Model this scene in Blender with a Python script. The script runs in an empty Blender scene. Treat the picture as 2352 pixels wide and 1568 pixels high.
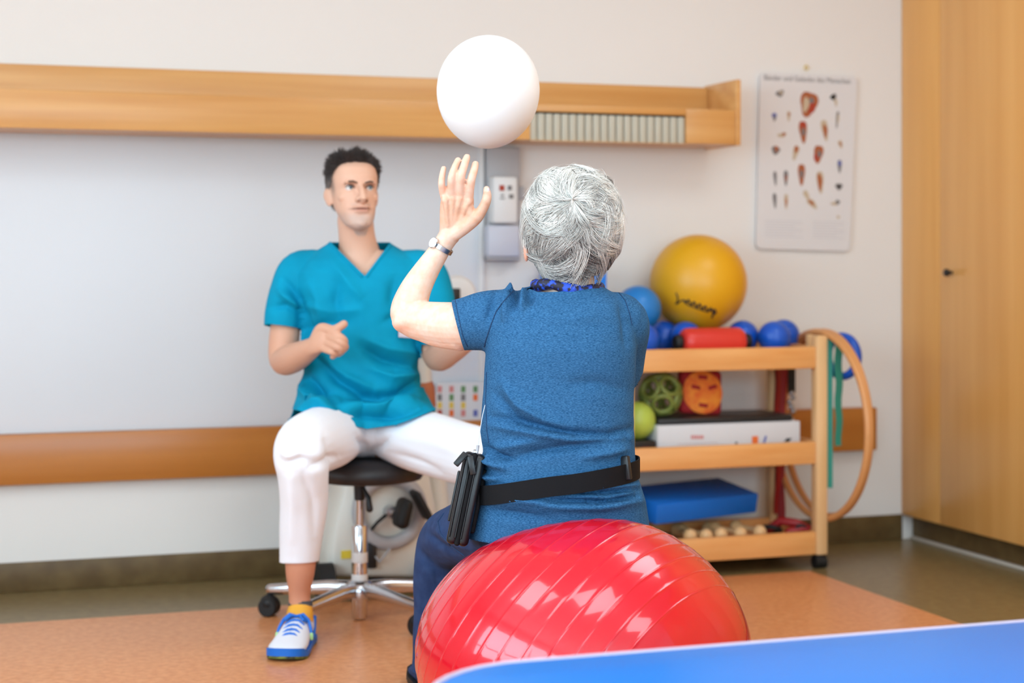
import bpy, bmesh, math, random
import numpy as np
from mathutils import Vector, Matrix

# ------------------------------------------------------------------ camera, world, light, exposure
FW, FH = 2352.0, 1568.0
FPX, HZ, CH, D0 = 4000.0, 590.0, 1.13, 6.45      # focal length (px), horizon row, camera height, distance to the back wall
TH = math.atan(0.343)                              # yaw between camera and back wall
CT, ST = math.cos(TH), math.sin(TH)
scene = bpy.context.scene
COL = scene.collection
rng = np.random.default_rng(7)
random.seed(7)

cam_data = bpy.data.cameras.new('camera')
cam = bpy.data.objects.new('camera', cam_data)
COL.objects.link(cam)
scene.camera = cam
cam_data.sensor_width = 36.0
cam_data.lens = FPX / FW * 36.0
cam_data.shift_y = -(FH / 2 - HZ) / FW
cam_data.clip_start = 0.05
cam_data.dof.use_dof = True
cam_data.dof.focus_distance = 3.92
cam_data.dof.aperture_fstop = 2.5
cam.location = (-D0 * ST, -D0 * CT, CH)
cam.rotation_euler = (math.pi / 2, 0, -TH)

world = bpy.data.worlds.new('world')
scene.world = world
world.use_nodes = True
world.node_tree.nodes['Background'].inputs[0].default_value = (0.86, 0.93, 1.0, 1)
world.node_tree.nodes['Background'].inputs[1].default_value = 1.0

vs = scene.view_settings
vs.view_transform = 'Standard'
vs.look = 'None'
vs.gamma = 1.0
vs.use_curve_mapping = False
vs.exposure = -0.78
scene.cycles.use_denoising = True
scene.cycles.max_bounces = 8
scene.cycles.diffuse_bounces = 5
scene.cycles.sample_clamp_indirect = 6.0

XL, YB, ZC = -4.0, -8.6, 2.85                      # left wall, wall behind the camera, ceiling height

def area_light(name, loc, rot, sx, sy, power, color):
    d = bpy.data.lights.new(name, 'AREA')
    d.shape = 'RECTANGLE'
    d.size, d.size_y = sx, sy
    d.energy = power
    d.color = color
    o = bpy.data.objects.new(name, d)
    o.location = loc
    o.rotation_euler = rot
    COL.objects.link(o)
    return o

# daylight outside the left window band, plus an added fill behind the camera
area_light('window_daylight', (XL - 0.35, -4.75, 1.75), (0, -math.pi / 2, 0), 1.9, 5.6, 480, (0.59, 0.835, 1.0))
area_light('rear_fill_light', (-1.2, YB - 0.35, 1.7), (math.pi / 2, 0, 0), 4.6, 1.8, 380, (0.59, 0.835, 1.0))  # added fill from behind the camera, brightens the right side
LAMPS = [(-0.9, -3.7), (-2.1, -2.6), (0.7, -2.2), (0.4, -5.2)]
for lx, ly in LAMPS:
    area_light('ceiling_lamp_light', (lx, ly, ZC - 0.085), (0, 0, 0), 0.95, 0.95, 28, (0.68, 0.87, 1.0))

# ------------------------------------------------------------------ coordinates
def C(X, Y, Z):
    """camera-aligned coordinates (right, away, up) to the room's world coordinates"""
    return Vector((X * CT + (Y - D0) * ST, -X * ST + (Y - D0) * CT, Z))
def Q(px, py, D):
    """photograph pixel at distance D, camera-aligned"""
    return Vector(((px - FW / 2) / FPX * D, D, CH - (py - HZ) / FPX * D))
def P(px, py, D):
    return C(*Q(px, py, D))
def PY(px, py, yw):
    """point of the pixel's ray on the room plane y = yw"""
    r = (px - FW / 2) / FPX
    D = (yw + D0 * CT) / (CT - r * ST)
    return P(px, py, D)
def PX(px, py, xw):
    r = (px - FW / 2) / FPX
    D = (xw + D0 * ST) / (ST + r * CT)
    return P(px, py, D)
def FL(px, py, z=0.0):
    """point of the pixel's ray at height z"""
    return P(px, py, FPX * (CH - z) / (py - HZ))
MCAM = np.array([[CT, ST, 0], [-ST, CT, 0], [0, 0, 1.0]])
def cam2world(V):
    V = np.asarray(V, float).copy()
    V[:, 1] -= D0
    return V @ MCAM.T
def topx(V):
    V = np.asarray(V, float)
    return V[:, 0] / V[:, 1] * FPX + FW / 2, HZ - (V[:, 2] - CH) / V[:, 1] * FPX

def lin(c):
    out = []
    for v in c[:3]:
        v = v / 255.0
        out.append(v / 12.92 if v <= 0.04045 else ((v + 0.055) / 1.055) ** 2.4)
    return (*out, 1.0)

# ------------------------------------------------------------------ materials
def mat(name, color, rough=0.5, metal=0.0, spec=0.5, coat=0.0, coat_rough=0.05, color2=None, scale=(10, 10, 10),
        detail=3.0, lo=0.35, hi=0.65, bump=0.0, bump_scale=None, bump_dist=0.002, attr=None, sheen=0.0, trans=0.0, emit=None, emit_s=0.0, sss=0.0):
    m = bpy.data.materials.new(name)
    m.use_nodes = True
    nt = m.node_tree
    b = nt.nodes['Principled BSDF']
    b.inputs['Base Color'].default_value = lin(color)
    b.inputs['Roughness'].default_value = rough
    b.inputs['Metallic'].default_value = metal
    b.inputs['Specular IOR Level'].default_value = spec
    b.inputs['Coat Weight'].default_value = coat
    b.inputs['Coat Roughness'].default_value = coat_rough
    b.inputs['Transmission Weight'].default_value = trans
    if sss:
        b.inputs['Subsurface Weight'].default_value = sss
        b.inputs['Subsurface Radius'].default_value = (1.0, 0.35, 0.2)
        b.inputs['Subsurface Scale'].default_value = 0.012
    if sheen:
        b.inputs['Sheen Weight'].default_value = sheen
    if emit:
        b.inputs['Emission Color'].default_value = lin(emit)
        b.inputs['Emission Strength'].default_value = emit_s
    tc = nt.nodes.new('ShaderNodeTexCoord')
    src = None
    if attr:
        a = nt.nodes.new('ShaderNodeAttribute')
        a.attribute_name = attr
        src = a.outputs['Color']
    if color2 is not None:
        mp = nt.nodes.new('ShaderNodeMapping')
        mp.inputs['Scale'].default_value = scale
        nt.links.new(tc.outputs['Object'], mp.inputs['Vector'])
        nz = nt.nodes.new('ShaderNodeTexNoise')
        nz.inputs['Scale'].default_value = 1.0
        nz.inputs['Detail'].default_value = detail
        nt.links.new(mp.outputs['Vector'], nz.inputs['Vector'])
        rp = nt.nodes.new('ShaderNodeValToRGB')
        rp.color_ramp.elements[0].position = lo
        rp.color_ramp.elements[1].position = hi
        rp.color_ramp.elements[0].color = lin(color)
        rp.color_ramp.elements[1].color = lin(color2)
        nt.links.new(nz.outputs['Fac'], rp.inputs['Fac'])
        if src is None:
            src = rp.outputs['Color']
        else:
            mx = nt.nodes.new('ShaderNodeMix')
            mx.data_type = 'RGBA'
            mx.blend_type = 'MULTIPLY'
            mx.inputs['Factor'].default_value = 1.0
            nt.links.new(src, mx.inputs['A'])
            nt.links.new(rp.outputs['Color'], mx.inputs['B'])
            src = mx.outputs['Result']
    if src is not None:
        nt.links.new(src, b.inputs['Base Color'])
    if bump:
        mp = nt.nodes.new('ShaderNodeMapping')
        mp.inputs['Scale'].default_value = bump_scale or scale
        nt.links.new(tc.outputs['Object'], mp.inputs['Vector'])
        nz = nt.nodes.new('ShaderNodeTexNoise')
        nz.inputs['Scale'].default_value = 1.0
        nz.inputs['Detail'].default_value = 4.0
        nt.links.new(mp.outputs['Vector'], nz.inputs['Vector'])
        bp = nt.nodes.new('ShaderNodeBump')
        bp.inputs['Strength'].default_value = bump
        bp.inputs['Distance'].default_value = bump_dist
        nt.links.new(nz.outputs['Fac'], bp.inputs['Height'])
        nt.links.new(bp.outputs['Normal'], b.inputs['Normal'])
    return m

M = {}
M['wall'] = mat('wall_paint', (232, 226, 220), 0.75, spec=0.25, bump=0.05, bump_scale=(60, 60, 60))
M['wall_panel'] = mat('wall_panel_laminate', (220, 223, 227), 0.5, spec=0.35)
M['ceiling'] = mat('ceiling_paint', (240, 238, 235), 0.9, spec=0.1)
M['beech_x'] = mat('beech_veneer_horizontal', (203, 143, 78), 0.32, spec=0.45, color2=(222, 168, 104), scale=(0.9, 14, 22), detail=5, lo=0.3, hi=0.7)
M['rail_wood'] = mat('rail_veneer', (176, 106, 42), 0.3, spec=0.5, color2=(190, 120, 52), scale=(0.7, 14, 16), detail=5, lo=0.3, hi=0.7)
M['beech_z'] = mat('beech_veneer_upright', (222, 158, 84), 0.3, spec=0.45, color2=(234, 174, 100), scale=(14, 14, 0.6), detail=5, lo=0.3, hi=0.7)
M['cart_wood'] = mat('cart_beech', (226, 156, 88), 0.42, spec=0.4, color2=(238, 176, 110), scale=(3, 30, 30), detail=4, lo=0.3, hi=0.7)
M['cart_post'] = mat('cart_beech_post', (224, 178, 122), 0.42, spec=0.4, color2=(236, 192, 140), scale=(30, 30, 3), detail=4, lo=0.3, hi=0.7)
M['orange_floor'] = mat('orange_linoleum', (210, 134, 82), 0.3, spec=0.45, color2=(228, 158, 106), scale=(45, 45, 45), detail=6, lo=0.35, hi=0.65, bump=0.03, bump_scale=(90, 90, 90))
M['olive_floor'] = mat('olive_linoleum', (116, 98, 62), 0.3, spec=0.45, color2=(132, 114, 76), scale=(30, 30, 30), detail=6)
M['skirting'] = mat('skirting_linoleum', (92, 70, 40), 0.45, spec=0.35, color2=(108, 86, 52), scale=(14, 14, 14), detail=4)
M['grille'] = mat('grille_plastic', (190, 184, 166), 0.5)
M['dark'] = mat('dark_gap', (30, 24, 18), 0.8)
M['white_plastic'] = mat('white_plastic', (226, 224, 222), 0.4)
M['cream_plastic'] = mat('cream_plastic', (224, 219, 208), 0.4)
M['grey_plastic'] = mat('grey_plastic', (180, 178, 180), 0.45)
M['lilac_plastic'] = mat('pale_grey_plastic', (196, 198, 210), 0.4)
M['black_plastic'] = mat('black_plastic', (28, 28, 30), 0.4)
M['black_rubber'] = mat('black_rubber', (14, 14, 15), 0.6)
M['chrome'] = mat('chrome', (215, 215, 218), 0.12, metal=1.0)
M['alu'] = mat('polished_aluminium', (205, 206, 210), 0.2, metal=1.0)
M['steel'] = mat('brushed_steel', (185, 185, 188), 0.3, metal=1.0)
M['vinyl_black'] = mat('black_vinyl', (38, 35, 36), 0.45)
M['red_ball'] = mat('red_gloss_vinyl', (208, 4, 34), 0.25, spec=0.3, coat=0.8, coat_rough=0.06)
M['red_ball'].node_tree.nodes['Principled BSDF'].inputs['Coat IOR'].default_value = 1.55
M['balloon'] = mat('white_balloon_rubber', (246, 246, 246), 0.35, spec=0.4, sss=0.0)
M['yellow_ball'] = mat('yellow_ball_vinyl', (224, 164, 24), 0.38, spec=0.5)
M['blue_ball'] = mat('blue_ball_vinyl', (8, 84, 190), 0.35)
M['sky_blue_ball'] = mat('sky_blue_vinyl', (22, 122, 196), 0.35)
M['red_plastic'] = mat('red_plastic', (214, 52, 42), 0.35)
M['dark_red'] = mat('dark_red_band', (150, 18, 22), 0.5)
M['green_plastic'] = mat('green_plastic', (128, 140, 66), 0.45)
M['lime'] = mat('lime_vinyl', (182, 204, 84), 0.4)
M['orange_felt'] = mat('orange_felt', (242, 146, 44), 0.7, color2=(226, 96, 30), scale=(26, 26, 26))
M['red_felt'] = mat('red_felt', (158, 22, 28), 0.8)
M['foam_blue'] = mat('blue_foam', (0, 108, 206), 0.5, bump=0.1, bump_scale=(120, 120, 120))
M['mat_blue'] = mat('bright_blue_mat', (0, 122, 226), 0.5)
M['bench_blue'] = mat('blue_bench_vinyl', (28, 116, 200), 0.36, spec=0.35, bump=0.06, bump_scale=(160, 160, 160))
M['bench_piping'] = mat('pale_piping', (190, 180, 200), 0.5)
M['green_band'] = mat('green_latex_band', (38, 140, 122), 0.45)
M['card_white'] = mat('white_card', (214, 214, 216), 0.55)
M['ink_red'] = mat('red_ink', (206, 130, 126), 0.6)
M['ink_orange'] = mat('orange_ink', (228, 110, 44), 0.6)
M['ink_blue'] = mat('blue_ink', (90, 100, 170), 0.6)
M['ink_black'] = mat('black_ink', (32, 30, 30), 0.6)
M['ink_grey'] = mat('grey_ink', (120, 116, 116), 0.6)
M['ink_green'] = mat('green_ink', (96, 140, 90), 0.6)
M['ink_yellow'] = mat('yellow_ink', (222, 190, 80), 0.6)
M['ink_brown'] = mat('brown_ink', (168, 92, 52), 0.6)
M['ink_deep_red'] = mat('deep_red_ink', (170, 58, 34), 0.6)
M['ink_bone'] = mat('bone_ink', (196, 176, 148), 0.6)
M['paper'] = mat('poster_paper', (222, 218, 217), 0.45)
M['paper_grey'] = mat('poster_text_block', (208, 204, 206), 0.5)
M['brown_box'] = mat('brown_cork', (182, 106, 68), 0.7)
M['cream_box'] = mat('cream_card', (218, 204, 190), 0.6)
M['skin_man'] = mat('skin_man', (255, 255, 255), 0.5, spec=0.35, attr='Col', sss=0.06)
M['skin_woman'] = mat('skin_woman', (255, 240, 230), 0.5, spec=0.3, attr='Col', color2=(255, 255, 255), scale=(60, 60, 60), lo=0.3, hi=0.6, sss=0.06, bump=0.4, bump_scale=(160, 160, 160), bump_dist=0.001)
M['hair_man'] = mat('hair_man', (255, 255, 255), 0.5, attr='Col')
M['hair_woman'] = mat('hair_woman', (255, 255, 255), 0.42, spec=0.5, attr='Col')
M['eye'] = mat('eye_white', (232, 226, 222), 0.15)
M['iris'] = mat('iris_grey_blue', (88, 104, 112), 0.15)
M['brow'] = mat('eyebrow_hair', (98, 72, 58), 0.7)
M['tunic'] = mat('petrol_tunic_cotton', (0, 142, 176), 0.75, spec=0.15, color2=(0, 152, 188), scale=(9, 9, 9), bump=0.08, bump_scale=(25, 25, 25), bump_dist=0.006)
M['trouser_white'] = mat('white_trouser_cotton', (244, 246, 252), 0.8, spec=0.2, bump=0.1, bump_scale=(18, 18, 18), bump_dist=0.008)
M['tshirt'] = mat('heather_blue_jersey', (22, 66, 104), 0.85, spec=0.12, color2=(66, 116, 158), scale=(200, 200, 900), detail=3, lo=0.3, hi=0.72, bump=0.1, bump_scale=(300, 300, 300), bump_dist=0.001)
M['seam'] = mat('navy_seam_thread', (24, 58, 96), 0.85)
M['navy'] = mat('navy_trouser_cotton', (34, 54, 92), 0.75, spec=0.2, color2=(44, 66, 106), scale=(40, 40, 40), bump=0.08, bump_scale=(40, 40, 40), bump_dist=0.004)
M['scarf'] = mat('patterned_scarf', (22, 16, 40), 0.6, color2=(36, 80, 200), scale=(70, 70, 70), detail=2, lo=0.46, hi=0.6)
M['belt'] = mat('black_webbing', (9, 9, 12), 0.75, spec=0.25, bump=0.15, bump_scale=(500, 500, 60), bump_dist=0.001)
M['pouch'] = mat('black_pouch_shell', (16, 17, 20), 0.36)
M['sneaker_white'] = mat('sneaker_mesh', (226, 226, 232), 0.7)
M['sneaker_blue'] = mat('sneaker_blue', (10, 108, 206), 0.5)
M['sneaker_sole'] = mat('sneaker_outsole', (40, 44, 30), 0.6, color2=(130, 140, 50), scale=(40, 40, 40))
M['lime_tip'] = mat('lace_tip', (170, 220, 150), 0.5)
M['sock_yellow'] = mat('sock_yellow', (232, 166, 54), 0.85)
M['sock_grey'] = mat('sock_grey', (74, 74, 80), 0.85)
M['glass_pane'] = mat('window_glass', (255, 255, 255), 0.0, trans=1.0)
M['window_frame'] = mat('window_frame_paint', (235, 235, 235), 0.4)
M['lamp_diffuser'] = mat('lamp_diffuser', (250, 248, 240), 0.5, emit=(255, 248, 232), emit_s=1.5)
M['hoop'] = mat('hoop_wood', (214, 150, 92), 0.4, spec=0.45)
M['watch_white'] = mat('watch_dial', (248, 248, 246), 0.2)
M['badge'] = mat('name_badge', (205, 190, 196), 0.4)
M['string'] = mat('pale_cord', (206, 210, 222), 0.6)
M['yellow_label'] = mat('yellow_sticker', (226, 200, 60), 0.5)

# ------------------------------------------------------------------ mesh helpers
class MB:
    """collects shapes of one mesh, in world coordinates"""
    def __init__(s):
        s.v, s.f, s.m = [], [], []
    def add(s, V, F, mi=0):
        o = len(s.v)
        s.v.extend([tuple(p) for p in V])
        for f in F:
            s.f.append(tuple(i + o for i in f))
            s.m.append(mi)
        return s
    def box(s, c, size, bev=0.0, rot=None, mi=0, seg=2):
        bm = bmesh.new()
        bmesh.ops.create_cube(bm, size=1.0)
        for v in bm.verts:
            v.co = Vector((v.co.x * size[0], v.co.y * size[1], v.co.z * size[2]))
        if bev > 0:
            bmesh.ops.bevel(bm, geom=bm.edges[:], offset=min(bev, min(size) * 0.49), segments=seg, affect='EDGES', profile=0.5)
        bm.verts.index_update()
        R = rot if rot is not None else Matrix.Identity(3)
        c = Vector(c)
        V = [R @ v.co + c for v in bm.verts]
        F = [[v.index for v in f.verts] for f in bm.faces]
        bm.free()
        return s.add(V, F, mi)
    def span(s, lo, hi, bev=0.0, mi=0):
        lo, hi = Vector(lo), Vector(hi)
        d = hi - lo
        return s.box((lo + hi) / 2, (abs(d.x), abs(d.y), abs(d.z)), bev, None, mi)
    def loft(s, rings, caps=True, mi=0, closed=False):
        n = len(rings[0])
        V, F = [], []
        for r in rings:
            V.extend(r)
        k = len(rings)
        for i in range(k if closed else k - 1):
            a, b = i * n, ((i + 1) % k) * n
            for j in range(n):
                F.append((a + j, a + (j + 1) % n, b + (j + 1) % n, b + j))
        if caps and not closed:
            F.append(tuple(reversed(range(n))))
            F.append(tuple(range((k - 1) * n, k * n)))
        return s.add(V, F, mi)
    def tube(s, pts, radii, n=12, mi=0, ratio=1.0, ref=None, caps=True, closed=False, roundcap=0):
        pts = [Vector(p) for p in pts]
        if not hasattr(radii, '__len__'):
            radii = [radii] * len(pts)
        radii = list(radii)
        if roundcap:
            d0 = (pts[0] - pts[1]).normalized(); d1 = (pts[-1] - pts[-2]).normalized()
            p0, r0, p1, r1 = pts[0], radii[0], pts[-1], radii[-1]
            hp, hr, tp, tr = [], [], [], []
            for q in range(roundcap, 0, -1):
                a = q / roundcap * math.pi / 2 * 0.97
                hp.append(p0 + d0 * r0 * math.sin(a)); hr.append(r0 * math.cos(a))
            for q in range(1, roundcap + 1):
                a = q / roundcap * math.pi / 2 * 0.97
                tp.append(p1 + d1 * r1 * math.sin(a)); tr.append(r1 * math.cos(a))
            pts = hp + pts + tp; radii = hr + radii + tr
        rings = []
        k = len(pts)
        up = Vector(ref) if ref is not None else None
        prev = None
        for i, p in enumerate(pts):
            if closed:
                t = (pts[(i + 1) % k] - pts[i - 1])
            else:
                t = (pts[min(i + 1, k - 1)] - pts[max(i - 1, 0)])
            if t.length < 1e-9:
                t = Vector((0, 0, 1))
            t.normalize()
            if up is not None:
                a = up - t * up.dot(t)
                if a.length < 1e-4:
                    a = t.orthogonal()
            elif prev is None:
                a = t.orthogonal()
            else:
                a = prev - t * prev.dot(t)
                if a.length < 1e-6:
                    a = t.orthogonal()
            a.normalize()
            prev = a
            b = t.cross(a)
            rr = ratio[i] if hasattr(ratio, '__len__') else ratio
            rings.append([p + a * (radii[i] * math.cos(2 * math.pi * j / n)) + b * (radii[i] * rr * math.sin(2 * math.pi * j / n)) for j in range(n)])
        return s.loft(rings, caps=caps, mi=mi, closed=closed)
    def cyl(s, p0, p1, r0, r1=None, n=24, mi=0):
        return s.tube([p0, p1], [r0, r0 if r1 is None else r1], n=n, mi=mi)
    def ball(s, c, r, nu=32, nv=18, rot=None, mi=0):
        if not hasattr(r, '__len__'):
            r = (r, r, r)
        c = Vector(c)
        R = rot if rot is not None else Matrix.Identity(3)
        V = [c + R @ Vector((0, 0, -r[2]))]
        for i in range(1, nv):
            a = -math.pi / 2 + math.pi * i / nv
            for j in range(nu):
                t = 2 * math.pi * j / nu
                V.append(c + R @ Vector((r[0] * math.cos(a) * math.cos(t), r[1] * math.cos(a) * math.sin(t), r[2] * math.sin(a))))
        V.append(c + R @ Vector((0, 0, r[2])))
        F = []
        for j in range(nu):
            F.append((0, 1 + (j + 1) % nu, 1 + j))
        for i in range(nv - 2):
            a, b = 1 + i * nu, 1 + (i + 1) * nu
            for j in range(nu):
                F.append((a + j, a + (j + 1) % nu, b + (j + 1) % nu, b + j))
        L = len(V) - 1
        a = 1 + (nv - 2) * nu
        for j in range(nu):
            F.append((a + j, a + (j + 1) % nu, L))
        return s.add(V, F, mi)
    def torus(s, c, R, r, ax, n=64, m=10, ratio=1.0, mi=0):
        c, ax = Vector(c), Vector(ax).normalized()
        a = ax.orthogonal().normalized(); b = ax.cross(a)
        return s.tube([c + a * R * math.cos(2 * math.pi * i / n) + b * R * math.sin(2 * math.pi * i / n) for i in range(n)], r, n=m, closed=True, ref=ax, ratio=ratio, mi=mi)
    def lathe(s, c, prof, n=32, rot=None, mi=0):
        c = Vector(c)
        R = rot if rot is not None else Matrix.Identity(3)
        rings = [[c + R @ Vector((r * math.cos(2 * math.pi * j / n), r * math.sin(2 * math.pi * j / n), z)) for j in range(n)] for r, z in prof]
        return s.loft(rings, mi=mi)
    def poly(s, pts, thick, nrm, mi=0):
        """flat outline with a thickness along nrm"""
        nrm = Vector(nrm)
        A = [Vector(p) for p in pts]; B = [p + nrm * thick for p in A]
        return s.loft([A, B], mi=mi)

def new_mesh(V, F, off=(0, 0, 0), smooth=True, angle=38, mi=None):
    me = bpy.data.meshes.new('mesh')
    V = np.asarray(V, float) - np.asarray(off, float)
    me.from_pydata(V.tolist(), [], [tuple(int(i) for i in f) for f in F])
    me.update()
    bm = bmesh.new(); bm.from_mesh(me)
    bmesh.ops.recalc_face_normals(bm, faces=bm.faces[:])
    bm.to_mesh(me); bm.free()
    if smooth:
        me.polygons.foreach_set('use_smooth', [True] * len(me.polygons))
        me.set_sharp_from_angle(angle=math.radians(angle))
    if mi is not None and any(mi):
        me.polygons.foreach_set('material_index', mi)
    return me

def root_of(o):
    while o.parent is not None:
        o = o.parent
    return o

def link(name, me, mats, parent=None, loc=None):
    o = bpy.data.objects.new(name, me)
    for m in (mats if isinstance(mats, (list, tuple)) else [mats]):
        me.materials.append(M[m] if isinstance(m, str) else m)
    COL.objects.link(o)
    if parent is not None:
        o.parent = parent
    elif loc is not None:
        o.location = loc
    return o

def obj(name, mb, mats, parent=None, loc=None, angle=38, smooth=True):
    """one mesh object out of a builder; children keep their root's origin"""
    off = Vector((0, 0, 0))
    if parent is not None:
        off = Vector(root_of(parent).location)
    elif loc is not None:
        off = Vector(loc)
    return link(name, new_mesh(mb.v, mb.f, off, smooth, angle, mb.m), mats, parent, loc)

def tag(o, label=None, cat=None, group=None, kind=None):
    for k, v in (('label', label), ('category', cat), ('group', group), ('kind', kind)):
        if v:
            o[k] = v
    return o
def thing(name, label, cat, loc, group=None):
    o = bpy.data.objects.new(name, None)
    o.empty_display_size = 0.1
    o.location = loc
    COL.objects.link(o)
    return tag(o, label, cat, group)
def struct(name, mb, m, parent=None, label=None, angle=38):
    o = obj(name, mb, m, parent, angle=angle)
    if parent is None:
        o['kind'] = 'structure'
    if label:
        o['label'] = label
    return o

# ------------------------------------------------------------------ room shell
corner = PY(2070, 1240, 0.0)
XR = corner.x
w = MB(); w.span((XL, 0, 0), (XR + 0.8, 0.15, ZC)); struct('wall_back', w, 'wall')
w = MB()
WY0, WY1, WZ0, WZ1 = -7.4, -2.1, 0.85, 2.5
w.span((XL - 0.2, YB, 0), (XL, 0.15, WZ0)); w.span((XL - 0.2, YB, WZ1), (XL, 0.15, ZC))
w.span((XL - 0.2, WY1, WZ0), (XL, 0.15, WZ1)); w.span((XL - 0.2, YB, WZ0), (XL, WY0, WZ1))
struct('wall_left', w, 'wall')
w = MB()
RX0, RX1, RZ0, RZ1 = -3.4, 1.0, 0.9, 2.5
w.span((XL, YB - 0.2, 0), (XR + 0.8, YB, RZ0)); w.span((XL, YB - 0.2, RZ1), (XR + 0.8, YB, ZC))
w.span((XL, YB - 0.2, RZ0), (RX0, YB, RZ1)); w.span((RX1, YB - 0.2, RZ0), (XR + 0.8, YB, RZ1))
struct('wall_rear', w, 'wall')
w = MB(); w.span((XR + 0.62, YB, 0), (XR + 0.8, 0, ZC)); struct('wall_right', w, 'wall')
w = MB(); w.span((XL - 0.2, YB - 0.2, ZC), (XR + 0.8, 0.15, ZC + 0.12)); struct('ceiling', w, 'ceiling')

def window_row(n, name, a0, a1, z0, z1, along_y):
    cols = 4
    fr = MB()
    def bar(lo, hi):
        if along_y:
            fr.span((XL - 0.13, lo[0], lo[1]), (XL - 0.06, hi[0], hi[1]))
        else:
            fr.span((lo[0], YB - 0.13, lo[1]), (hi[0], YB - 0.06, hi[1]))
    t = 0.06
    bar((a0, z0), (a1, z0 + t)); bar((a0, z1 - t), (a1, z1))
    for i in range(cols + 1):
        c = a0 + t / 2 + (a1 - a0 - t) * i / cols
        bar((c - t / 2, z0), (c + t / 2, z1))
    zm = z0 + (z1 - z0) * 0.3
    bar((a0, zm - 0.025), (a1, zm + 0.025))
    fo = struct(name, fr, 'window_frame')
    sl = MB()
    if along_y:
        sl.span((XL - 0.06, a0 - 0.03, z0 - 0.035), (XL + 0.1, a1 + 0.03, z0), 0.006)
    else:
        sl.span((a0 - 0.03, YB - 0.06, z0 - 0.035), (a1 + 0.03, YB + 0.1, z0), 0.006)
    obj('window_sill', sl, 'window_frame', fo)
window_row(1, 'window_1', WY0, WY1, WZ0, WZ1, True)
window_row(2, 'added_rear_window', RX0, RX1, RZ0, RZ1, False)  # unseen rear window, added to go with the fill light

for lx, ly in LAMPS:
    t = thing('ceiling_lamp', 'square ceiling lamp with a white diffuser', 'lamp', (lx, ly, ZC), 'square ceiling lamps')
    b = MB(); b.box((lx, ly, ZC - 0.03), (1.06, 1.06, 0.06), 0.006); obj('lamp_frame', b, 'white_plastic', t)
    b = MB(); b.box((lx, ly, ZC - 0.066), (1.0, 1.0, 0.014), 0.004); obj('diffuser', b, 'lamp_diffuser', t)

# floor: olive border with an orange field
oc = FL(1860, 1311)
w = MB(); w.span((XL - 0.2, YB - 0.2, -0.1), (XR + 0.8, 0.15, 0)); fl = struct('floor', w, 'olive_floor')
w = MB(); w.span((XL + 0.4, YB + 0.4, -0.002), (oc.x, oc.y, 0.0012)); struct('orange_field', w, 'orange_floor', fl, 'orange linoleum field set into the olive floor')
# skirting
w = MB(); w.span((XL, -0.012, 0), (XR, 0.01, 0.1), 0.004); struct('baseboard_back', w, 'skirting')
w = MB(); w.span((XL - 0.01, YB, 0), (XL + 0.012, 0, 0.1), 0.004); struct('baseboard_left', w, 'skirting')

# fitted cupboard along the right
yd = PX(2159, 900, XR).y
t = thing('fitted_cupboard', 'floor to ceiling beech veneer cupboard with a black door knob', 'cupboard', (XR, -1.2, 0))
zb = PX(2080, 1183, XR).z
b = MB(); b.span((XR + 0.02, -5.2, zb), (XR + 0.6, -0.004, ZC - 0.004)); obj('carcass', b, 'beech_z', t)
b = MB(); b.span((XR, yd + 0.002, zb), (XR + 0.022, -0.003, ZC - 0.006), 0.0015); obj('filler_panel', b, 'beech_z', t)
yy = yd
for i in range(5):
    y2 = yy - 0.9
    b = MB(); b.span((XR - 0.001, y2 + 0.002, zb), (XR + 0.022, yy - 0.002, ZC - 0.006), 0.002)
    d = obj('door', b, 'beech_z', t)
    if i % 2 == 0:
        kc = PX(2177, 626, XR - 0.02) if i == 0 else Vector((XR - 0.02, yy - 0.05, kc.z))
        b = MB(); b.lathe((XR, kc.y, kc.z), [(0.006, 0.0), (0.006, 0.012), (0.013, 0.018), (0.0155, 0.026), (0.013, 0.033), (0.006, 0.036)], 20, Matrix.Rotation(-math.pi / 2, 3, 'Y'))
        tag(obj('knob', b, 'black_plastic', d), 'round black door knob')
    yy = y2
b = MB(); b.span((XR + 0.05, -5.2, 0), (XR + 0.6, -0.004, zb)); obj('plinth', b, 'skirting', t)
b = MB(); b.span((XR + 0.032, -5.2, 0), (XR + 0.052, -0.012, 0.012), 0.004); obj('plinth_edge', b, 'cream_plastic', t)

# ------------------------------------------------------------------ bed head unit on the wall
VF = -0.27
e1 = PY(1700, 183, VF); e2 = PY(1700, 334, VF); e0 = PY(1688, 253, VF)
xe, ze0, ze1 = e1.x, e2.z, e1.z
xi = PY(1689, 250, VF).x
zbox = e0.z
u = thing('wall_light_unit', 'long beech panel unit high on the wall with a grille near its end', 'wall unit', (xi - 1.2, 0, ze0))
b = MB(); b.span((XL + 0.02, -0.03, ze0 + 0.01), (xi, 0, PY(1500, 197, -0.03).z), 0.003); obj('back_board', b, 'beech_x', u)
gx0, gx1 = PY(1218, 300, VF).x, PY(1576, 300, VF).x
gz0, gz1 = PY(1400, 327, VF).z, PY(1400, 260, VF).z
b = MB()
b.span((XL + 0.02, VF, ze0 + 0.003), (gx0, VF + 0.02, zbox), 0.003)
obj('front_board', b, 'beech_x', u)
b = MB(); b.span((gx1, VF, ze0 + 0.003), (xi, VF + 0.02, zbox), 0.003); obj('front_board', b, 'beech_x', u)
b = MB(); b.span((gx0, VF, gz1), (gx1, VF + 0.02, zbox), 0.001); obj('front_board', b, 'beech_x', u)
b = MB(); b.span((gx0, VF, ze0 + 0.003), (gx1, VF + 0.02, gz0), 0.001); obj('front_board', b, 'beech_x', u)
b = MB(); b.span((XL + 0.02, VF + 0.02, ze0 + 0.003), (xi, -0.03, ze0 + 0.02)); obj('bottom_board', b, 'beech_x', u)
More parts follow.
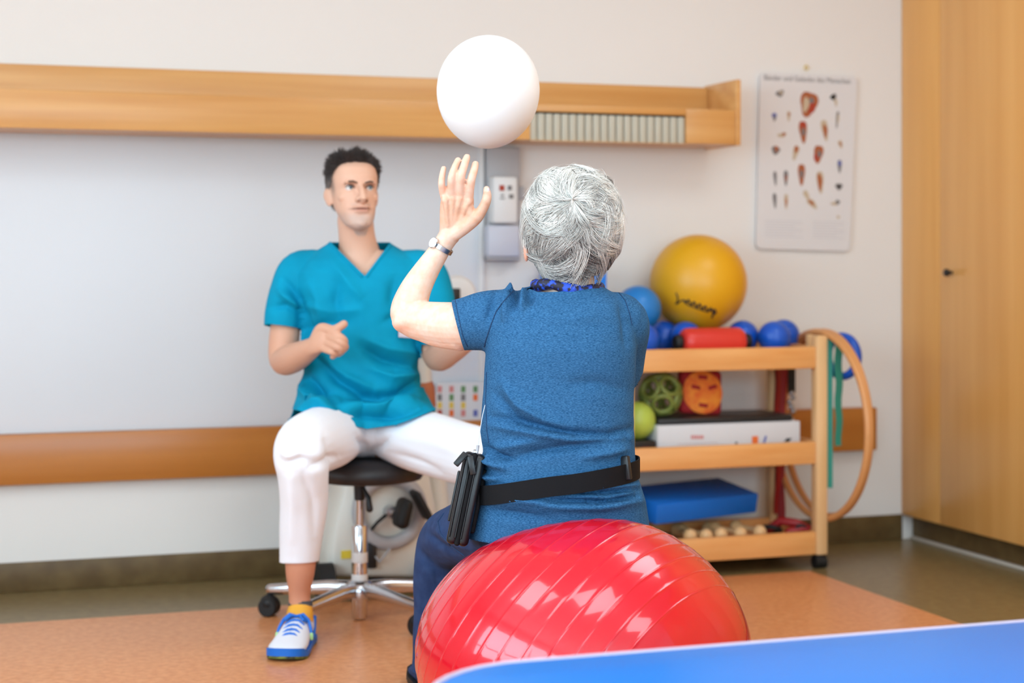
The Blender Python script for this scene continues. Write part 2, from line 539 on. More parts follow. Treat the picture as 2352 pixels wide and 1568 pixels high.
b = MB(); b.span((XL + 0.02, VF + 0.02, zbox - 0.018), (xi, -0.03, zbox - 0.002)); obj('top_board', b, 'beech_x', u)
b = MB(); b.span((xi, VF - 0.006, ze0), (xe, 0, ze1), 0.002); obj('end_board', b, 'beech_x', u)
b = MB(); b.span((gx0 + 0.004, VF + 0.03, gz0), (gx1 - 0.004, VF + 0.034, gz1)); gr = obj('grille', b, 'dark', u)
ns = 20
sw = (gx1 - gx0) / ns
for i in range(ns):
    b = MB(); b.span((gx0 + sw * i + 0.0015, VF + 0.008, gz0), (gx0 + sw * (i + 1) - 0.0025, VF + 0.03, gz1 - 0.006), 0.004)
    obj('slat', b, 'grille', gr)

# wall bumper rail
rz0, rz1 = PY(640, 1090, -0.05).z, PY(640, 979, -0.05).z
xrl = PY(2015, 1000, -0.05).x
b = MB(); b.span((XL + 0.02, -0.05, rz0), (xrl, 0, rz1), 0.006)
tag(obj('bumper_rail', b, 'rail_wood', loc=(xrl - 1.5, -0.02, rz0)), 'long brown wooden bumper rail low along the wall', 'rail')
# smooth wall panel between the unit and the rail
px1 = PY(1100, 600, -0.012).x
b = MB(); b.span((XL + 0.02, -0.012, rz1), (px1, 0, ze0 + 0.012), 0.002)
t = thing('wall_panel', 'smooth cool white wall panel above the brown rail', 'wall panel', (px1 - 1.2, 0, rz1))
obj('panel_sheet', b, 'wall_panel', t)
b = MB(); b.span((px1, -0.016, rz1), (PY(1112, 600, -0.012).x, 0, ze0 + 0.012), 0.003); obj('edge_strip', b, 'white_plastic', t)
# wall dispenser column
def wbox(mb, x0, y0, x1, y1, v0, v1, bev=0.006, mi=0):
    a = PY(x0, y1, -v1); c = PY(x1, y0, -v1)
    return mb.span((a.x, -v1, a.z), (c.x, -v0, c.z), bev, mi)
t = thing('wall_dispenser', 'narrow white and grey wall box with a small red mark beside the wall panel', 'dispenser', PY(1157, 595, 0))
b = MB(); wbox(b, 1119, 338, 1196, 600, 0.0, 0.035); obj('back_plate', b, 'grey_plastic', t)
b = MB(); wbox(b, 1133, 405, 1190, 513, 0.035, 0.1, 0.012); bx = obj('white_box', b, 'white_plastic', t)
b = MB(); wbox(b, 1147, 425, 1159, 438, 0.1, 0.1015, 0.0005); tag(obj('red_mark', b, 'ink_deep_red', bx), 'small red mark')
for k, (ax_, ay_, bx_, by_) in enumerate([(1166, 426, 1176, 437), (1150, 446, 1158, 450), (1169, 446, 1180, 456), (1148, 454, 1160, 457)]):
    b = MB(); wbox(b, ax_, ay_, bx_, by_, 0.1, 0.1012, 0.0004); obj('print_mark', b, 'ink_grey', bx)
b = MB(); wbox(b, 1121, 517, 1195, 590, 0.035, 0.09, 0.01); obj('lower_tray', b, 'lilac_plastic', t)
b = MB(); wbox(b, 1123, 590, 1192, 597, 0.03, 0.075, 0.003); obj('tray_shade_strip', b, 'grey_plastic', t)  # grey strip standing for the shade under the tray
b = MB(); wbox(b, 1196, 428, 1206, 458, 0.0, 0.04, 0.003); obj('hinge', b, 'grey_plastic', t)
b = MB(); wbox(b, 1196, 505, 1206, 532, 0.0, 0.04, 0.003); obj('hinge', b, 'grey_plastic', t)

# ------------------------------------------------------------------ anatomy poster
pt = thing('anatomy_poster', 'white hanging chart of joint drawings on the wall above the cart', 'poster', PY(1850, 578, 0))
VP = -0.018
def pp(px, py, v=VP):
    return PY(px, py, v)
pa, pb, pc, pd = pp(1747, 166), pp(1969, 176), pp(1952, 577), pp(1737, 571)
def quad_pt(s, r, v=VP):
    top = pa.lerp(pb, s); bot = pd.lerp(pc, s)
    q = top.lerp(bot, r)
    return Vector((q.x, v, q.z))
ring = []
cr = 0.05
for (s0, r0, a0) in ((1 - cr, cr * 0.55, -90), (1 - cr, 1 - cr * 0.55, 0), (cr, 1 - cr * 0.55, 90), (cr, cr * 0.55, 180)):
    for k in range(5):
        a = math.radians(a0 + 90 * k / 4)
        ring.append(quad_pt(s0 + cr * math.cos(a), r0 + cr * 0.55 * math.sin(a)))
b = MB(); b.poly(ring, 0.012, (0, 1, 0)); obj('board', b, 'paper', pt)
def patch(name, s, r, shapes):
    """one printed drawing: ellipses (ds, dr, rs, rr, angle, ink) around a point of the sheet"""
    b = MB(); inks = []
    wd = (pb - pa).length; hd = (pd - pa).length
    cc = quad_pt(s, r)
    for i, (ds, dr, rs, rr, an, ink) in enumerate(shapes):
        if ink not in inks:
            inks.append(ink)
        an = math.radians(an)
        pts = []
        for k in range(16):
            a = 2 * math.pi * k / 16
            wob = 1 + 0.16 * math.sin(3 * a + i)
            ex, ez = rs * wob * math.cos(a), rr * wob * math.sin(a)
            pts.append(Vector((cc.x + ds + ex * math.cos(an) - ez * math.sin(an), VP - 0.0004 - 0.0003 * i, cc.z - dr + ex * math.sin(an) + ez * math.cos(an))))
        b.poly(pts, 0.0003, (0, -1, 0), inks.index(ink))
    obj(name, b, inks, pt, smooth=False)
# zoom frame of the poster: 1068x1568 for x 1700-2020, y 130-600
def zp(zx, zy):
    px, py = 1700 + zx * 320 / 1068, 130 + zy * 470 / 1568
    q = pp(px, py)
    # sheet coordinates
    r = (pa.z - q.z) / (pa.z - pd.z)
    L = pa.lerp(pd, r); R_ = pb.lerp(pc, r)
    return (q.x - L.x) / (R_.x - L.x), r
draw = [
 (305, 280, [(0, 0, .018, .012, 20, 'ink_grey'), (.004, -.003, .008, .006, 0, 'ink_bone')]),
 (525, 355, [(0, 0, .038, .05, -15, 'ink_brown'), (-.012, .004, .014, .03, -10, 'ink_bone'), (.014, .012, .014, .03, -5, 'ink_deep_red'), (.012, -.012, .01, .012, 0, 'ink_grey')]),
 (715, 305, [(0, 0, .014, .012, 30, 'ink_black'), (.01, .02, .006, .016, 10, 'ink_bone')]),
 (262, 455, [(0, 0, .01, .014, 10, 'ink_blue'), (0, .008, .006, .012, 0, 'ink_grey')]),
 (372, 450, [(0, 0, .007, .02, 0, 'ink_bone'), (.002, -.006, .005, .006, 0, 'ink_brown')]),
 (745, 470, [(0, 0, .006, .034, -6, 'ink_grey'), (.003, .0, .004, .02, -6, 'ink_bone')]),
 (482, 565, [(0, 0, .017, .044, 4, 'ink_brown'), (0, -.024, .014, .014, 0, 'ink_deep_red'), (.001, .004, .008, .016, 0, 'ink_grey')]),
 (648, 550, [(0, 0, .014, .042, 10, 'ink_bone'), (.002, .006, .009, .026, 6, 'ink_brown')]),
 (320, 598, [(0, 0, .02, .008, 12, 'ink_bone'), (.008, -.003, .006, .008, 0, 'ink_brown')]),
 (768, 660, [(0, 0, .009, .016, 20, 'ink_bone'), (0, 0, .004, .009, 20, 'ink_brown')]),
 (272, 715, [(0, 0, .018, .016, -12, 'ink_grey'), (.003, -.006, .008, .012, 0, 'ink_brown')]),
 (425, 728, [(0, 0, .012, .03, -16, 'ink_bone'), (.003, -.012, .009, .014, -10, 'ink_brown')]),
 (600, 735, [(0, 0, .02, .036, -8, 'ink_brown'), (-.01, .016, .012, .014, 0, 'ink_deep_red'), (.003, .002, .008, .014, 0, 'ink_grey')]),
 (762, 825, [(0, 0, .009, .026, 0, 'ink_grey'), (0, -.01, .008, .01, 0, 'ink_blue')]),
 (470, 890, [(0, 0, .015, .042, 0, 'ink_brown'), (0, .002, .008, .016, 0, 'ink_grey')]),
 (268, 925, [(0, 0, .007, .028, 4, 'ink_grey')]),
 (350, 920, [(0, 0, .009, .03, 0, 'ink_grey'), (.001, .004, .004, .014, 0, 'ink_brown')]),
 (613, 945, [(0, 0, .015, .044, 4, 'ink_bone'), (-.002, .002, .01, .034, 4, 'ink_brown')]),
 (757, 983, [(0, 0, .016, .013, 0, 'ink_grey'), (0, 0, .008, .008, 0, 'ink_black')]),
 (265, 1095, [(0, 0, .008, .03, 4, 'ink_grey')]),
 (352, 1100, [(0, 0, .008, .03, 0, 'ink_bone'), (0, .006, .004, .016, 0, 'ink_brown')]),
 (530, 1090, [(-.012, -.018, .01, .024, 30, 'ink_bone'), (.012, .014, .012, .026, 52, 'ink_bone'), (.008, .01, .006, .016, 50, 'ink_brown')]),
 (730, 1110, [(0, 0, .022, .007, 14, 'ink_bone'), (.01, -.004, .009, .01, 0, 'ink_grey')]),
 (752, 1215, [(0, 0, .007, .006, 0, 'ink_bone')]),
]
for zx, zy, sh in draw:
    s_, r_ = zp(zx, zy)
    patch('joint_drawing', s_, r_, sh)
for (x0, x1) in ((190, 480), (555, 800)):
    for j in range(7):
        s0, r0 = zp(x0, 1250 + j * 20); s1, _ = zp(x1 - (60 if j % 3 == 2 else 0), 1250 + j * 20)
        a_, c_ = quad_pt(s0, r0, VP - 0.0006), quad_pt(s1, r0, VP - 0.0006)
        b = MB(); b.poly([a_, c_, c_ + Vector((0, 0, -0.0032)), a_ + Vector((0, 0, -0.0032))], 0.0004, (0, 1, 0)); obj('text_line', b, 'paper_grey', pt, smooth=False)
cu = bpy.data.curves.new('title', 'FONT')
cu.body = 'B\u00e4nder und Gelenke des Menschen'
cu.size = 0.027; cu.extrude = 0.0003; cu.align_x = 'CENTER'
to = bpy.data.objects.new('title_tmp', cu)
COL.objects.link(to)
dg = bpy.context.evaluated_depsgraph_get()
tm = bpy.data.meshes.new_from_object(to.evaluated_get(dg))
bpy.data.objects.remove(to)
xs = [v.co.x for v in tm.vertices]
tw = max(xs) - min(xs)
q0, q1 = quad_pt(*zp(185, 162)), quad_pt(*zp(845, 188))
kx = (q1.x - q0.x) / tw
for v in tm.vertices:
    x = (v.co.x - min(xs)) * kx
    f_ = x / (q1.x - q0.x)
    v.co = Vector((q0.x + x, VP - 0.0005 - v.co.z, q0.z + (q1.z - q0.z) * f_ + v.co.y * 1.1 - 0.008)) - Vector(pt.location)
link('title', tm, 'ink_grey', pt)
b = MB(); hk = pp(1852, 156, -0.012)
b.torus(hk, 0.008, 0.0018, (0, 1, 0), 20, 6); b.cyl(hk + Vector((0, 0.012, 0.008)), hk + Vector((0, -0.006, 0.008)), 0.003, n=8); obj('hanging_hook', b, 'ink_yellow', pt)
# ------------------------------------------------------------------ equipment cart
fp = FL(1882, 1304)
CX, CY = fp.x, fp.y
CW, CD = 0.76, 0.355
hp = 0.023
cart = thing('equipment_cart', 'beech equipment cart with three shelves on black castors', 'cart', (CX - CW / 2, CY + CD / 2, 0))
ZT = (0.805, 0.461, 0.135); ZB = (0.726, 0.380, 0.052); ZP = (0.775, 0.440, 0.105)
for ix in (0, 1):
    for iy in (0, 1):
        x, y = CX - CW * (1 - ix), CY + CD * iy
        b = MB(); b.box((x, y, 0.05 + 0.795 / 2), (2 * hp, 2 * hp, 0.795), 0.007); p_ = obj('post', b, 'cart_post', cart)
        b = MB(); b.cyl((x, y, 0.04), (x, y, 0.052), 0.018, n=16); b.cyl((x - 0.022, y, 0.024), (x + 0.022, y, 0.024), 0.024, n=20); obj('castor', b, 'black_rubber', cart)
for k in range(3):
    for iy in (0, 1):
        b = MB(); b.span((CX - CW + hp, CY + CD * iy - 0.016, ZB[k]), (CX - hp, CY + CD * iy + 0.012, ZT[k]), 0.005); obj('long_board', b, 'cart_wood', cart)
    for ix in (0, 1):
        b = MB(); b.span((CX - CW * (1 - ix) - 0.012, CY + hp, ZB[k]), (CX - CW * (1 - ix) + 0.012, CY + CD - hp, ZT[k]), 0.005); obj('side_board', b, 'cart_wood', cart)
    b = MB(); b.span((CX - CW + 0.012, CY + 0.012, ZP[k] - 0.014), (CX - 0.012, CY + CD - 0.012, ZP[k])); obj('shelf', b, 'cart_wood', cart)
b = MB(); b.tube([(CX, CY, 0.835), (CX + 0.12, CY, 0.838)], 0.007, n=12, roundcap=3); obj('peg', b, 'cart_post', cart)
HY = CY + 0.07
b = MB(); b.box((CX, HY, 0.8), (0.022, 0.03, 0.09), 0.004); obj('peg_holder', b, 'cart_post', cart)
b = MB(); b.tube([(CX, HY, 0.832), (CX + 0.085, HY, 0.834)], 0.007, n=12, roundcap=3); obj('peg', b, 'cart_post', cart)

def onplane(px, dy, z):
    """point above the cart at the pixel column, dy behind the front posts"""
    q = PY(px, 700, CY + dy)
    return Vector((q.x, CY + dy, z))
def single_ball(name, c, r, m, label, group=None, nu=32, nv=20):
    b = MB(); b.ball(c, r, nu, nv)
    # inflation valve
    d = Vector((0.35, 0.75, 0.55)).normalized()
    b.cyl(Vector(c) + d * r * 0.97, Vector(c) + d * (r + 0.002), 0.006, n=10)
    return tag(obj(name, b, m, loc=(c[0], c[1], c[2] - r), angle=60), label, 'ball', group)
RB = 0.06
zball = ZP[0] + RB
blue_spots = [(1477, 0.07), (1524, 0.26), (1575, 0.165), (1706, 0.2), (1778, 0.10), (1800, 0.25), (1425, 0.2), (1448, 0.29)]
blabel = 'small blue exercise ball lying on the top shelf of the cart'
for px_, dy in blue_spots:
    c = onplane(px_, dy, zball)
    single_ball('exercise_ball', c, RB, 'blue_ball', blabel, 'small blue balls on the cart')
yc = onplane(1604, 0.265, 0); yz = 1.13 - 60 / (FPX / ((yc.y + D0 * CT) / (CT - (1604 - 1176) / FPX * ST)))
yc.z = yz
YR = 0.1805
yb = thing('exercise_ball', 'large yellow exercise ball with black script on top of the cart', 'ball', (yc.x, yc.y, yc.z - YR))
b = MB(); b.ball(yc, YR, 64, 40); obj('shell', b, 'yellow_ball', yb, angle=60)
# black script printed on the yellow ball
def on_ball(px, py):
    o = Vector(cam.location); d = (P(px, py, 5.0) - o).normalized()
    oc_ = o - yc; bq = d.dot(oc_); cq = oc_.dot(oc_) - (YR + 0.0006) ** 2
    disc = bq * bq - cq
    return o + d * (-bq - math.sqrt(max(disc, 0)))
def scr(pts, r):
    b = MB(); dense = []
    for i in range(len(pts) - 1):
        for k in range(6):
            f = k / 6
            dense.append((pts[i][0] * (1 - f) + pts[i + 1][0] * f, pts[i][1] * (1 - f) + pts[i + 1][1] * f))
    dense.append(pts[-1])
    b.tube([on_ball(*q) for q in dense], r, n=6, roundcap=2)
    obj('script_stroke', b, 'ink_black', yb)
scr([(1553, 673), (1557, 682), (1556, 692), (1552, 697), (1556, 697), (1563, 690), (1572, 689), (1576, 693)], 0.0028)
wob = []
for k in range(31):
    f = k / 30
    wob.append((1572 + f * 70, 690 + f * 26 + 5.5 * math.sin(f * math.pi * 11)))
scr(wob, 0.0034)
scr([(1633, 712), (1643, 711), (1644, 718), (1637, 723), (1635, 729)], 0.0034)
scr([(1578, 699), (1600, 708), (1624, 716)], 0.002)
c = onplane(1466, 0.17, 0.944)
single_ball('exercise_ball', c, 0.083, 'sky_blue_ball', 'medium sky blue ball stacked beside the large yellow ball')
# red roller with black ends
r0, r1 = onplane(1566, 0.05, 0.826), onplane(1706, 0.05, 0.826)
t = thing('massage_roller', 'red roller with black end grips lying on the top shelf of the cart', 'roller', ((r0.x + r1.x) / 2, r0.y, ZP[0]))
b = MB()
Lr = r1.x - r0.x
prof = [(0.03, 0), (0.042, 0.004), (0.049, 0.014), (0.051, 0.03), (0.051, Lr - 0.03), (0.049, Lr - 0.014), (0.042, Lr - 0.004), (0.03, Lr)]
b.lathe(r0, prof, 32, Matrix.Rotation(math.pi / 2, 3, 'Y')); obj('roller_body', b, 'red_plastic', t)
for sgn, e in ((-1, r0), (1, r1)):
    b = MB(); b.lathe(e, [(0.012, 0), (0.026, 0.004), (0.029, 0.016), (0.024, 0.028), (0.008, 0.03)], 20, Matrix.Rotation(math.pi / 2 * sgn, 3, 'Y')); obj('end_grip', b, 'black_rubber', t)

# wooden hoops on the peg, green band, blue ring
hc = Vector((CX + 0.034, HY, 0))
for k, (dx, R_, tilt) in enumerate(((0.0, 0.342, 0.02), (0.028, 0.338, -0.03))):
    b = MB()
    c = Vector((hc.x + dx, hc.y, 0.834 + 0.0205 - R_))
    b.torus(c, R_, 0.0125, (1, tilt, 0.0), 96, 12)
    tag(obj('wooden_hoop', b, 'hoop', loc=(c.x, c.y, c.z - R_), angle=60), ('wooden gymnastics hoop hung close against the cart post', 'wooden gymnastics hoop hung outside the other hoop of the cart')[k], 'hoop', 'wooden hoops on the cart')
def ribbon(pts, wdir, width, thick, mi_mat, name, parent):
    b = MB(); wd = Vector(wdir).normalized()
    rings = []
    pts = [Vector(p) for p in pts]
    for i, p in enumerate(pts):
        t_ = (pts[min(i + 1, len(pts) - 1)] - pts[max(i - 1, 0)]).normalized()
        nn = t_.cross(wd).normalized()
        ww = width if not hasattr(width, '__len__') else width[i]
        rings.append([p - wd * ww / 2 - nn * thick / 2, p + wd * ww / 2 - nn * thick / 2, p + wd * ww / 2 + nn * thick / 2, p - wd * ww / 2 + nn * thick / 2])
    b.loft(rings)
    return obj(name, b, mi_mat, parent)
gx = CX + 0.032
t = thing('exercise_band', 'green latex exercise band hanging down beside the cart post', 'band', (gx, CY, 0.28))
ribbon([(gx, CY - 0.012, 0.843 - 0.555 * k / 14 + 0.003 * math.sin(k)) for k in range(15)], (1, -0.25, 0), 0.028, 0.003, 'green_band', 'band_strip', t)
ribbon([(gx + 0.03 + 0.003 * math.sin(k * 1.3), CY - 0.03, 0.845 - 0.4 * k / 14) for k in range(15)], (1, 0.1, 0), [0.034 - 0.0006 * k for k in range(15)], 0.003, 'green_band', 'band_strip', t)
b = MB(); b.torus((CX + 0.1, CY + 0.01, 0.845 - 0.078), 0.073, 0.02, (1, 0.3, 0), 48, 12, ratio=0.75)
tag(obj('grip_ring', b, 'blue_ball', loc=(CX + 0.105, CY + 0.02, 0.74), angle=60), 'blue rubber ring hung behind the wooden hoops', 'ring')
# red band and bead chain at the rear post
rx = PY(1797, 900, CY + CD - 0.05).x
t = thing('exercise_band', 'dark red exercise band hanging inside the cart by the rear post', 'band', (rx, CY + CD - 0.05, 0.12))
ribbon([(rx + 0.004 * math.sin(k * 0.9), CY + CD - 0.035, ZB[0] + 0.01 - 0.6 * k / 16) for k in range(17)], (1, -0.2, 0), [0.05 - 0.0012 * k for k in range(17)], 0.004, 'dark_red', 'band_strip', t)
ribbon([(rx - 0.02 + 0.006 * math.sin(k * 0.7), CY + CD - 0.05, ZB[0] + 0.01 - 0.58 * k / 16) for k in range(17)], (1, 0.3, 0), 0.022, 0.004, 'dark_red', 'band_strip', t)
bx_ = PY(1818, 900, CY + CD - 0.1)
t = thing('bead_chain', 'black strap with metal beads hanging inside the cart', 'strap', (bx_.x, CY + CD - 0.1, 0.5))
ribbon([(bx_.x, CY + CD - 0.1, ZB[0] + 0.01 - 0.12 * k / 6) for k in range(7)], (1, 0, 0), 0.03, 0.006, 'black_rubber', 'strap', t)
for k in range(9):
    b = MB(); b.ball((bx_.x + 0.009 * math.sin(k * 2.1), CY + CD - 0.1, ZB[0] - 0.11 - 0.017 * k), 0.0105, 14, 10); obj('bead', b, 'steel', t)

# middle shelf
w0, w1 = onplane(1510, 0.035, ZP[1]), onplane(1838, 0.035, ZP[1])
zb1 = 0.533
t = thing('game_box', 'flat white box with red and orange print on the middle shelf of the cart', 'box', ((w0.x + w1.x) / 2, CY + 0.15, ZP[1]))
b = MB(); b.span((w0.x, CY + 0.035, ZP[1]), (w1.x, CY + 0.3, zb1), 0.004); obj('carton', b, 'card_white', t)
def print_mark(px0, py0, px1, py1, ink, skew=0.0):
    a = PY(px0, py1, CY + 0.035); c = PY(px1, py0, CY + 0.035)
    yv = CY + 0.0345
    b = MB(); b.poly([(a.x, yv, a.z), (c.x, yv, a.z), (c.x + skew, yv, c.z), (a.x + skew, yv, c.z)], 0.0008, (0, -1, 0)); obj('print_mark', b, ink, t, smooth=False)
for k in range(6):
    print_mark(1587 + k * 5, 999, 1590.5 + k * 5, 1008, 'ink_red')
print_mark(1727, 1001, 1741, 1019, 'ink_orange'); print_mark(1752, 1001, 1757, 1017, 'ink_blue', 0.008); print_mark(1800, 1006, 1812, 1014, 'ink_black', 0.012)
print_mark(1688, 1014, 1694, 1020, 'ink_grey'); print_mark(1556, 1016, 1648, 1020, 'ink_brown')
b = MB(); b.span((w0.x + 0.01, CY + 0.05, zb1), (w1.x - 0.02, CY + 0.3, zb1 + 0.022), 0.008); 
tag(obj('black_tray', b, 'black_plastic', loc=((w0.x + w1.x) / 2, CY + 0.17, zb1)), 'flat black tray lying on the white box', 'tray')
c = onplane(1612, 0.15, 0); zc = zb1 + 0.022 + 0.082
t = thing('felt_cushion', 'square red cushion with a round orange patch on the middle shelf', 'cushion', (c.x, c.y, zb1 + 0.022))
Rt = Matrix.Rotation(math.radians(-10), 3, 'X') @ Matrix.Rotation(math.radians(5), 3, 'Y')
b = MB(); b.box((c.x, c.y + 0.02, zc), (0.166, 0.05, 0.166), 0.02, Rt, seg=3); cb = obj('cushion_body', b, 'red_felt', t)
b = MB(); b.lathe(Vector((c.x, c.y + 0.02, zc)) + Rt @ Vector((0, -0.024, -0.004)), [(0.078, 0), (0.078, 0.005), (0.06, 0.009), (0.03, 0.011), (0.004, 0.011)], 36, Rt @ Matrix.Rotation(math.pi / 2, 3, 'X')); obj('round_patch', b, 'orange_felt', t)
for (dx, dz, a_) in ((-0.03, 0.012, 8), (0.036, 0.016, -20), (0.0, -0.052, 4), (-0.002, 0.05, 0)):
    b = MB(); b.box(Vector((c.x, c.y + 0.02, zc)) + Rt @ Vector((dx, -0.034, dz)), (0.036, 0.006, 0.014), 0.0029, Rt @ Matrix.Rotation(math.radians(a_), 3, 'Y')); obj('stitched_mark', b, 'red_felt', t)
# green ball with round holes
c = onplane(1517, 0.16, zb1 + 0.022 + 0.079)
bm = bmesh.new(); bmesh.ops.create_icosphere(bm, subdivisions=1, radius=0.078)
b = MB()
ph = (1 + 5 ** .5) / 2
dirs = [Vector(d).normalized() for d in [(0, 1, ph), (0, -1, ph), (0, 1, -ph), (0, -1, -ph), (1, ph, 0), (-1, ph, 0), (1, -ph, 0), (-1, -ph, 0), (ph, 0, 1), (ph, 0, -1), (-ph, 0, 1), (-ph, 0, -1)]]
Rg = Matrix.Rotation(0.5, 3, 'X') @ Matrix.Rotation(0.3, 3, 'Z')
for d in dirs:
    d = Rg @ d
    b.torus(c + d * 0.066, 0.034, 0.0085, d, 24, 8)
bm.free()
tag(obj('hole_ball', b, 'green_plastic', loc=c - Vector((0, 0, 0.078)), angle=60), 'green lattice ball with round holes on the middle shelf', 'ball')
c = onplane(1462, 0.1, ZP[1] + 0.04 + 0.068)
single_ball('soft_ball', c, 0.068, 'lime', 'plain lime green ball on a black case on the middle shelf')
q = onplane(1445, 0.1, 0)
t = thing('small_case', 'low black case with a red clasp on the middle shelf', 'case', (q.x, q.y, ZP[1]))
b = MB(); b.span((q.x - 0.09, CY + 0.03, ZP[1]), (w0.x - 0.006, CY + 0.22, ZP[1] + 0.042), 0.006); obj('case_body', b, 'black_plastic', t)
b = MB(); b.span((q.x + 0.015, CY + 0.026, ZP[1] + 0.004), (q.x + 0.05, CY + 0.034, ZP[1] + 0.02), 0.002); obj('clasp', b, 'dark_red', t)

# bottom shelf
rc = PY(1741, 1155, CY + 0.17)
Rf = Matrix.Rotation(math.radians(18), 3, 'Z') @ Matrix.Rotation(math.radians(10), 3, 'X')
fs = Vector((0.5, 0.22, 0.075))
fc = rc + Rf @ Vector((-fs.x / 2, fs.y / 2, 0))
b = MB(); b.box(fc, fs, 0.008, Rf)
tag(obj('foam_block', b, 'foam_blue', loc=(fc.x, fc.y, rc.z - 0.036)), 'thick blue foam pad on the bottom shelf of the cart', 'foam pad')
lab = 'pale wooden hand dumbbell under the blue foam pad'
for k, (px_, dy, an) in enumerate(((1622, 0.05, 12), (1655, 0.06, -8), (1700, 0.06, 14), (1745, 0.07, 10), (1585, 0.07, -6))):
    q = onplane(px_, dy, ZP[2] + 0.026)
    R_ = Matrix.Rotation(math.radians(-90), 3, 'X')
    R_ = Matrix.Rotation(math.radians(an), 3, 'Z') @ R_
    b = MB(); b.lathe(q, [(0.004, -0.022), (0.018, -0.018), (0.0255, -0.004), (0.024, 0.01), (0.013, 0.024), (0.012, 0.1), (0.013, 0.12), (0.024, 0.134), (0.0255, 0.148), (0.018, 0.162), (0.004, 0.166)], 18, R_)
    tag(obj('wooden_dumbbell', b, 'cart_post', loc=(q.x, q.y, ZP[2]), angle=60), lab, 'dumbbell', 'wooden dumbbells on the bottom shelf')
q = onplane(1812, 0.12, ZP[2])
t = thing('expander', 'red expander strap with black handles on the bottom shelf of the cart', 'strap', q)
b = MB(); b.tube([q + Vector(p) for p in ((-0.05, 0.06, 0.015), (-0.02, 0.02, 0.05), (0.02, -0.02, 0.045), (0.06, -0.04, 0.025), (0.07, -0.02, 0.018))], 0.017, n=12, roundcap=3); obj('strap', b, 'dark_red', t)
b = MB(); b.tube([q + Vector(p) for p in ((-0.02, -0.04, 0.018), (0.03, -0.055, 0.03), (0.075, -0.06, 0.02))], 0.016, n=12, roundcap=3); obj('strap', b, 'dark_red', t)
b = MB(); b.torus(q + Vector((0.02, -0.055, 0.024)), 0.02, 0.007, (0.3, 1, 0.3), 20, 8); obj('handle', b, 'black_rubber', t)
b = MB(); b.torus(q + Vector((-0.055, 0.03, 0.02)), 0.032, 0.009, (0.3, 0.3, 1), 24, 8); obj('handle', b, 'black_rubber', t)
b = MB(); b.tube([q + Vector(p) for p in ((0.055, 0.02, 0.02), (0.085, 0.0, 0.03), (0.09, -0.05, 0.02))], 0.011, n=10, roundcap=3); obj('handle', b, 'black_rubber', t)

# blue mat at the cart's end, its unseen depth added to shade the shelves
MY = -0.4
ma, mbb = PY(1312, 600, MY), PY(1397, 600, MY)
zmt = PY(1397, 597, MY).z
t = thing('folded_mat', 'bright blue folded exercise mat at the end of the cart, deepened to shade its shelves', 'mat', ((ma.x + mbb.x) / 2, MY / 2, 0))
for k in range(4):
    y0 = MY + (MY + 0.06) / -4 * k
    b = MB(); b.span((ma.x, y0 + 0.001, 0), (mbb.x, y0 + 0.083, zmt - 0.004 * (k % 2)), 0.016); obj('mat_layer', b, 'mat_blue', t)

# chart of coloured marks standing on the rail
ca, cb2 = PY(1000, 880, -0.045), PY(1135, 880, -0.045)
zt_ = PY(1050, 878, -0.045).z
t = thing('colour_chart', 'white board with four columns of coloured marks standing on the rail', 'board', ((ca.x + cb2.x) / 2, -0.04, rz1))
b = MB(); b.poly([(PY(994, 965, -0.04).x, -0.036, rz1), (cb2.x, -0.036, rz1), (cb2.x, -0.036, zt_), (PY(1004, 880, -0.04).x, -0.036, zt_)], 0.008, (0, -1, 0)); obj('board', b, 'card_white', t, smooth=False)
inks = ['ink_red', 'ink_yellow', 'ink_deep_red', 'ink_orange', 'ink_green', 'ink_yellow', 'ink_grey', 'ink_green', 'ink_red', 'ink_grey', 'ink_orange', 'ink_blue']
k = 0
for i, cxp in enumerate((1010, 1037, 1064, 1092)):
    for j, cyp in enumerate((893, 912, 930, 948)):
        ink = [['ink_red', 'ink_grey', 'ink_yellow', 'ink_deep_red'], ['ink_red', 'ink_green', 'ink_yellow', 'ink_orange'], ['ink_green', 'ink_grey', 'ink_yellow', 'ink_red'], ['ink_green', 'ink_orange', 'card_white', 'ink_blue']][i][j]
        a_ = PY(cxp - 5, cyp + 8, -0.0445)
        c_ = PY(cxp + 5, cyp - 7, -0.0445)
        b = MB(); b.span((a_.x, -0.0455, a_.z), (c_.x, -0.0435, c_.z)); obj('coloured_mark', b, ink, t, smooth=False)

# ------------------------------------------------------------------ exercise bike by the wall
BY = -0.33
bk = thing('exercise_bike', 'cream exercise bike with a grey crank ring and black pedals behind the stool', 'exercise bike', (PY(880, 1330, BY).x, BY, 0))
def bpt(px, py, y=BY):
    return PY(px, py, y)
prof = [(742, 1318), (738, 1262), (752, 1180), (778, 1085), (815, 1040), (935, 1038), (972, 1075), (992, 1180), (1008, 1290), (998, 1322)]
A = [bpt(*q) for q in prof]
rings = []
for yo, sc in ((-0.1, 0.9), (-0.085, 0.97), (-0.05, 1.0), (0.05, 1.0), (0.085, 0.97), (0.1, 0.9)):
    cen = sum(A, Vector()) / len(A)
    rings.append([Vector((cen.x + (a.x - cen.x) * sc, BY + yo, cen.z + (a.z - cen.z) * sc)) for a in A])
b = MB(); b.loft(rings); body = obj('housing', b, 'cream_plastic', bk, angle=50)
cr_ = bpt(893, 1172, BY - 0.1)
b = MB(); b.torus(cr_ + Vector((0, -0.012, 0)), 0.108, 0.018, (0, 1, 0), 48, 10, ratio=1.3); obj('crank_ring', b, 'grey_plastic', bk, angle=60)
b = MB(); b.lathe(cr_, [(0.006, 0.0), (0.02, 0.0), (0.02, 0.05), (0.006, 0.052)], 18, Matrix.Rotation(math.pi / 2, 3, 'X')); obj('axle', b, 'steel', bk)
